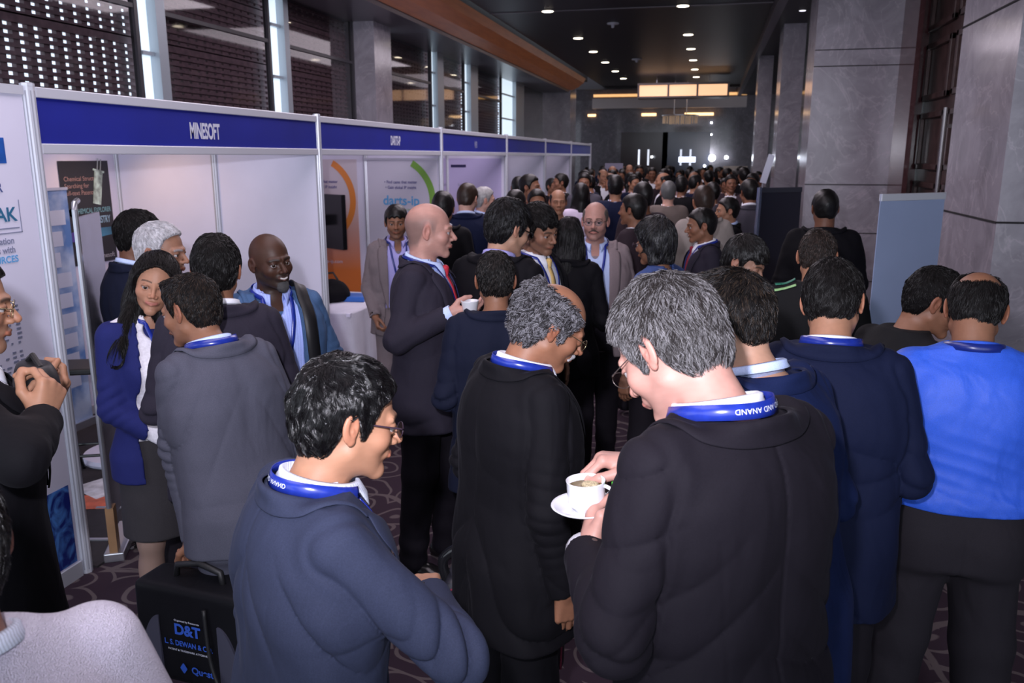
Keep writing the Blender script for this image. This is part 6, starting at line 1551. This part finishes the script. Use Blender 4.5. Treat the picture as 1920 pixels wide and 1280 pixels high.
# woman's cardigan
t0, fig, tow, s0 = fg
def f_card(P):
    d = fig.f_torsoall(P, .012); 
    d = d + .003 * wig(P * vec(1, 1, .4), 22, 9); d = np.maximum(d, .82 - P[:, 2]); y = P[:, 1] - .0; x = np.abs(P[:, 0])
    for sd in (-1, 1): d = smin(d, fig.sleeve(P, sd, .062, .052, .044, off=.010), .02)
    vw = np.interp(P[:, 2], [.8, 1.1, 1.3, 1.45], [.15, .14, .125, .095]); inner = fig.f_torsoall(P, -.004); w = np.maximum(smax(x - vw, -(y - .0), .01), -fig.f_torsoall(P, -.012)); d = smax(d, -w, .004)
    d = np.maximum(d, -rcone(P, fig.nb - .02, fig.nt, .085, .09)); return np.maximum(d, P[:, 2] - 1.475)
v, f = surface(f_card, (-.36, -.26, .78), (.36, .42, 1.5), .0085); mesh_obj('cardigan', v * s0, f, K_navyknit, t0, True)
# backpack strap of the laughing man
t0, fig, tow, s0 = FIGS['laugh']; fj = lambda P: smin(fig.f_torsoall(P, .006), fig.sleeve(P, -1), .016)
R, *_ = ribbon(fj, [fig.L(q) for q in [(-.09, -.14, 1.25), (-.10, -.10, 1.40), (-.105, -.01, 1.475), (-.115, .08, 1.42), (-.125, .14, 1.28), (-.15, .13, 1.10), (-.16, .0, 1.0)]], .062, .012, 50); o = tostrip(R, s0, 'backpack_strap', M_black, t0, .006)
v, f = surface(lambda P: ell(P, fig.L((0, -.24, 1.24)), (.15, .10, .22)) , (-.2, -.5, .9), (.2, 0, 1.55), .015); bp = mesh_obj('backpack', v * s0, f, M_black, t0, True)
# green shoulder piping of the sports top
t0, fig, tow, s0 = FIGS['sport']; fs = lambda P: smin(fig.f_torsoall(P, .002), fig.sleeve(P, -1, .064, .054, .040), .02)
R, *_ = ribbon(fs, [fig.L(q) for q in [(-.07, -.05, 1.47), (-.15, -.04, 1.44)]] + [fig.arm[-1]['sh'] + np.array([-.05, -.04, .0]), fig.arm[-1]['el'] + np.array([-.045, -.03, .12]), fig.arm[-1]['el'] + np.array([-.045, -.03, .02])], .012, .006, 40); tostrip(R, s0, 'green_piping', mat('lime_piping', (.30, .55, .22), .5), t0, .002)
R, *_ = ribbon(fs, [fig.L(q) for q in [(-.065, -.015, 1.475), (-.11, -.015, 1.455), (-.165, -.015, 1.43)]], .045, .004, 24); tostrip(R, s0, 'green_yoke', mat('green_yoke', (.02, .16, .10), .5), t0, .002)
# wooden phone / envelope of the blue shirt man
t0, fig, tow, s0 = FIGS['blue']; q = tow(fig.arm[1]['wr'] + fig.arm[1]['d'] * .11 * 1 - fig.arm[1]['n'] * 0 + fig.arm[1]['n'] * .03)
t = thing('phone', 'tan cased phone held low in the hand of the man in the royal blue shirt', 'phone', tuple(q), .3); t.rotation_euler = (.15, .25, .5); MB().box(-.038, .038, -.004, .004, -.085, .065).build('case', mat('tan_case', (.42, .26, .10), .35), t, bevel=.006); MB().box(-.034, .034, .0042, .005, -.078, .058).build('screen', M_gloss, t)
# conference bag of the grey-suited man
t0, fig, tow, s0 = FIGS['grey']; hp = tow(fig.arm[-1]['wr'] + fig.arm[-1]['d'] * .10)
hp = at(374, 1058, 2.68)
bg_ = thing('conference_bag', 'black conference document bag with blue printed logos hanging from the grey-suited man, grey side gussets', 'bag', (hp[0], hp[1], hp[2] - .40), math.radians(-6))
def f_bag(P):
    q = np.abs(P - vec(0, 0, .17)) - vec(.195, .055, .155); q2 = np.maximum(q, 0); d = np.sqrt((q2 ** 2).sum(1)) + np.minimum(q.max(1), 0) - .02
    return d + .004 * wig(P, 14, 3)
v, f = surface(f_bag, (-.25, -.12, -.05), (.25, .12, .42), .009); mesh_obj('body', v, f, cloth_mat('black_nylon', (.006, .006, .008), rough=.5, wr=.25), bg_, True)
M_gus = mat('gusset_slate', (.055, .055, .085), .5)
for sx in (-1, 1):
    m = MB(); n = 14; pts = [(sx * .195, -.0, .01)] + [(sx * (.10 + .095 * (1 - math.cos(k / n * math.pi / 2)) * 0 + .0 + .095 * (k / n) ** 2 * 1.0), 0, .01 + .22 * math.sin((1 - k / n) * math.pi / 2)) for k in range(n + 1)]
    pts = [(sx * .205, .01), (sx * .115, .01)] + [(sx * (.115 + .09 * (k / n)), .01 + .23 * math.cos(k / n * math.pi / 2) ** .6) for k in range(n)]
    m.add([(x, -.081, z) for x, z in pts] + [(x, -.073, z) for x, z in pts], [tuple(range(len(pts))), tuple(range(2 * len(pts) - 1, len(pts) - 1, -1))] + [(i, (i + 1) % len(pts), len(pts) + (i + 1) % len(pts), len(pts) + i) for i in range(len(pts))]); m.build('side_gusset', M_gus, bg_)
m = MB(); add_text(m, 'L.S. DAVAR & CO.' if False else 'L. S. DEWAN & CO.', (0, -.0825, .155), (1, 0, 0), (0, 0, 1), .026, .85, offset=.0008); m.build('blue_lettering', mat('bag_blue', (.03, .10, .52), .5), bg_)
m = MB(); add_text(m, 'D&T', (.0, -.0825, .205), (1, 0, 0), (0, 0, 1), .052, 1.0, offset=.002); m.build('monogram', mat('bag_blue', (.03, .10, .52), .5), bg_)
m = MB(); add_text(m, '♦ Quest', (.02, -.0825, .065), (1, 0, 0), (0, 0, 1), .034, 1.0, offset=.001); m.build('lower_logo', mat('bag_blue', (.03, .10, .52), .5), bg_)
m = MB(); add_text(m, 'PATENT & TRADEMARK ATTORNEYS', (0, -.0825, .130), (1, 0, 0), (0, 0, 1), .010, 1.0); m.build('white_lettering', TXT_W, bg_)
m = MB(); add_text(m, 'Organised by Resources', (0, -.0825, .238), (1, 0, 0), (0, 0, 1), .010, 1); m.build('top_lettering', TXT_W, bg_)
MB().tube([(-.10, 0, .33), (-.09, 0, .385), (0, 0, .405), (.08, 0, .385), (.09, 0, .33)], .011, 8).build('handle', M_black, bg_, smooth=True)
MB().tube(smooth_path([(.20, 0, .33), (.26, -.06, .25), (.24, -.10, .08), (.16, -.11, .02), (.10, -.10, .12), (.08, -.09, .30)], 30), .007, 6).build('shoulder_strap', M_black, bg_, smooth=True)
o = MB().box(-.05, .05, -.004, .004, -.012, .012, Matrix.Rotation(.35, 4, 'Y')).box(.0, .045, -.006, .006, -.04, -.012, Matrix.Rotation(.35, 4, 'Y')).build('lanyard_bundle', M_lan); o.location = tuple(at(395, 1035, 2.9)); tag(o, 'bright blue lanyard bundle tucked at the top of the conference bag', 'lanyard')
# black satchel with burgundy piping between the pinstripe and black suits
q = at(948, 1068, 2.75)
t = thing('satchel', 'black satchel with burgundy piping hanging between the slate suit and the black suit', 'bag', (q[0], q[1], q[2] - .33), math.radians(8))
v, f = surface(lambda P: (lambda q_: np.sqrt((np.maximum(q_, 0) ** 2).sum(1)) + np.minimum(q_.max(1), 0) - .03)(np.abs(P - vec(0, 0, .16)) - vec(.17, .05, .13)), (-.25, -.12, -.05), (.25, .12, .36), .01); mesh_obj('body', v, f, mat('satchel_black', (.014, .014, .022), .45, bump=(60, .2, .002)), t, True)
MB().tube(smooth_path([(-.19, -.075, .02), (-.19, -.078, .24), (-.14, -.08, .30), (.14, -.08, .30), (.19, -.078, .24), (.19, -.075, .02)], 40), .0035, 6).build('piping', mat('burgundy', (.16, .015, .04), .4), t); MB().tube(smooth_path([(-.19, 0, .26), (-.21, 0, .36), (-.12, 0, .42), (0, 0, .44)], 16), .018, 8).build('handle', M_gloss, t, smooth=True)
# ------------------------------------------------------------------ the far crowd: a dozen figures built once, then copied with their parts
far_arch = []
def arche(**p):
    p.setdefault('skin', SK['brown']); p.setdefault('haircol', BLK); p['D'] = 8.5; p['far'] = True; p['noshoes'] = True; p['eyes'] = False; p['s'] = 1.0
    nm = p.pop('nm'); f = Fig(p); t, fig = make_person(p, nm, (0, 0, 0), 0); far_arch.append([t, float(f.H0[2]), False, nm, p.get('D')]); return t
arche(nm='dark suited', topmat=C_black, botmat=T_black, shirtmat=S_white, arms='bent', skin=SK['brown'])
arche(nm='navy suited', topmat=C_navy, botmat=T_black, shirtmat=S_pale, arms='hang', girth=1.1, skin=SK['tan'])
arche(nm='grey suited', topmat=C_grey2, botmat=T_black, shirtmat=S_white, arms='bent', lean=4, hairthick=.016)
arche(nm='tan suited', topmat=C_tan, botmat=C_tan, shirtmat=S_white, arms='hang', haircol=(.12, .12, .12), girth=1.12, skin=SK['fair'])
arche(nm='dark suited bareheaded', topmat=C_black, botmat=T_black, shirtmat=S_white, arms='cup', hair='horseshoe', hairthick=.008, skin=SK['tan'])
arche(nm='long-haired', topmat=C_black, botmat=T_black, shirtmat=S_white, hair='long', female=True, arms='bent', hairthick=.02)
arche(nm='brown-jacketed', topmat=C_dkbrown, botmat=T_black, shirtmat=S_white, arms='bent', open='wide', girth=1.08)
def copy_tree(o, parent=None):
    c = o.copy(); SC.collection.objects.link(c); c.parent = parent
    for ch in list(o.children): copy_tree(ch, c)
    return c
def far(k, px, py, D, heading, label, group=None):
    a = far_arch[k]
    if not a[2]: t = a[0]; a[2] = True
    else: t = copy_tree(a[0])
    W = at(px, py, D); s = W[2] / a[1]; s = min(1.10, max(.90, s))
    POS.append((W[0], W[1], label)); t.location = (W[0], W[1], 0); t.scale = (s, s, s); t.rotation_euler = (0, 0, -math.radians(heading)); t['label'] = label
    if group: t['group'] = group
    elif 'group' in t: del t['group']
    return t
POS = [(p.location.x, p.location.y, p['label']) for p in PEOPLE]
spec = [
 (6, 991, 352, 8.8, 100, 'man with a dark mop of hair by the fourth booth, turned towards the aisle'),
 (0, 972, 352, 10.2, -10, 'man in black with his back turned in front of the fourth booth panel'),
 (1, 966, 385, 7.2, 10, 'man with dark brown hair seen from behind below the fourth booth post'),
 (4, 1046, 380, 8.0, 165, 'man with a moustache and dark jacket, face turned to the camera, behind the long-haired woman'),
 (0, 1006, 382, 7.6, 160, 'man with a high forehead and black hair looking down, beside the moustached man'),
 (0, 1053, 343, 12.0, -110, 'slim dark-haired man in profile in front of the fifth booth'),
 (0, 1034, 350, 12.8, 120, 'dark-haired man looking down in front of the fourth booth panel edge'),
 (2, 1096, 344, 11.2, 175, 'man in a grey suit with a bowed head beside the end of the booths'),
 (1, 1154, 352, 9.2, -5, 'tall man in navy with his back turned in mid-aisle behind the blazer man'),
 (3, 1253, 362, 9.4, -6, 'greying man in a tan suit with his back turned in mid-aisle'),
 (5, 1089, 368, 9.0, -20, 'woman with long black hair and a pale pink top, back turned'),
 (6, 1190, 395, 6.6, -70, 'man with brown hair turned away, white collar showing, behind the bobbed woman'),
 (6, 1206, 370, 7.6, -30, 'dark figure with full black hair in front of the tan suit'),
 (2, 1340, 362, 10.4, -30, 'man in a dark olive-grey jacket behind the beige blazer'),
 (0, 1278, 350, 11.4, 20, 'man in a black suit directly beside the tan suit, turned away'),
 (1, 1303, 345, 12.6, 60, 'man with a blue shirt front in the thick of the crowd'),
 (0, 1395, 330, 13.6, -20, 'dark-haired man near the slanted white sign board'),
 (0, 1420, 336, 14.5, 150, 'dark-haired man next to the slanted white sign board, facing this way'),
 (4, 1130, 332, 14.4, 150, 'man with a lit forehead in front of the dark stone end wall'),
 (4, 1148, 324, 16.5, 170, 'man with a lit face below the crimson notice board'),
 (4, 1180, 318, 18.5, 175, 'bare-headed man with a brightly lit face deep in the hall'),
 (0, 1223, 327, 17.0, 178, 'man with glasses and lit forehead facing this way deep in the hall'),
 (0, 1198, 322, 17.5, 165, 'dark-haired man with a reddish lit face beside the lit bare-headed one'),
]
for k, px, py, D, h, lab in spec:
    t = far(k, px, py, D, h, lab)
    if 'pink' in lab:
        for ch in t.children:
            if ch.name.split('.')[0] == 'jacket': ch.material_slots[0].link = 'OBJECT'; ch.material_slots[0].material = K_pink
rr = random.Random(11); cells = []
for D, y0, n in [(12.5, 344, 8), (14.5, 338, 9), (16.5, 333, 10), (18.8, 330, 11), (21.0, 326, 12), (23.5, 323, 12), (26.0, 320, 11)]:
    for j in range(n):
        px = 1085 + (j + rr.uniform(.15, .85)) * (345 / n); W = at(px, y0, D)
        if W[0] > 1.05 and W[1] > 12: continue
        cells.append((px, y0 + rr.uniform(-4, 4), D + rr.uniform(-.7, .7)))
glab = ['black-suited person deep in the packed crowd at the hall end', 'navy-suited person deep in the packed crowd at the hall end', 'grey-suited person deep in the packed crowd at the hall end', 'tan-suited person deep in the packed crowd at the hall end', 'balding dark-suited person deep in the packed crowd at the hall end', 'long-haired person in black deep in the packed crowd at the hall end', 'brown-jacketed person deep in the packed crowd at the hall end']
ggrp = ['black suits in the far crowd', 'navy suits in the far crowd', 'grey suits in the far crowd', 'tan suits in the far crowd', 'balding dark suits in the far crowd', 'long-haired people in the far crowd', 'brown jackets in the far crowd']
for i, (px, py, D) in enumerate(cells):
    W = at(px, py, D); tries = 0
    while min(math.hypot(W[0] - a - 0, W[1] - b) for a, b, _ in POS) < .50 and tries < 40:
        px += rr.uniform(-14, 14); D += rr.uniform(-.5, .5); W = at(px, py, D); tries += 1
    if tries == 40 or px < 1085 or px > 1432 or W[0] > .75: continue
    k = rr.choice([0, 0, 0, 1, 1, 2, 4, 5, 6, 6, 0, 4])
    far(k, px, py, D, rr.uniform(-180, 180), glab[k], ggrp[k])
for i in range(len(POS)):
    for j in range(i):
        dd = math.hypot(POS[i][0] - POS[j][0], POS[i][1] - POS[j][1])
        if dd < .42: print('CLOSE %.2f | %s | %s' % (dd, POS[i][2], POS[j][2]))
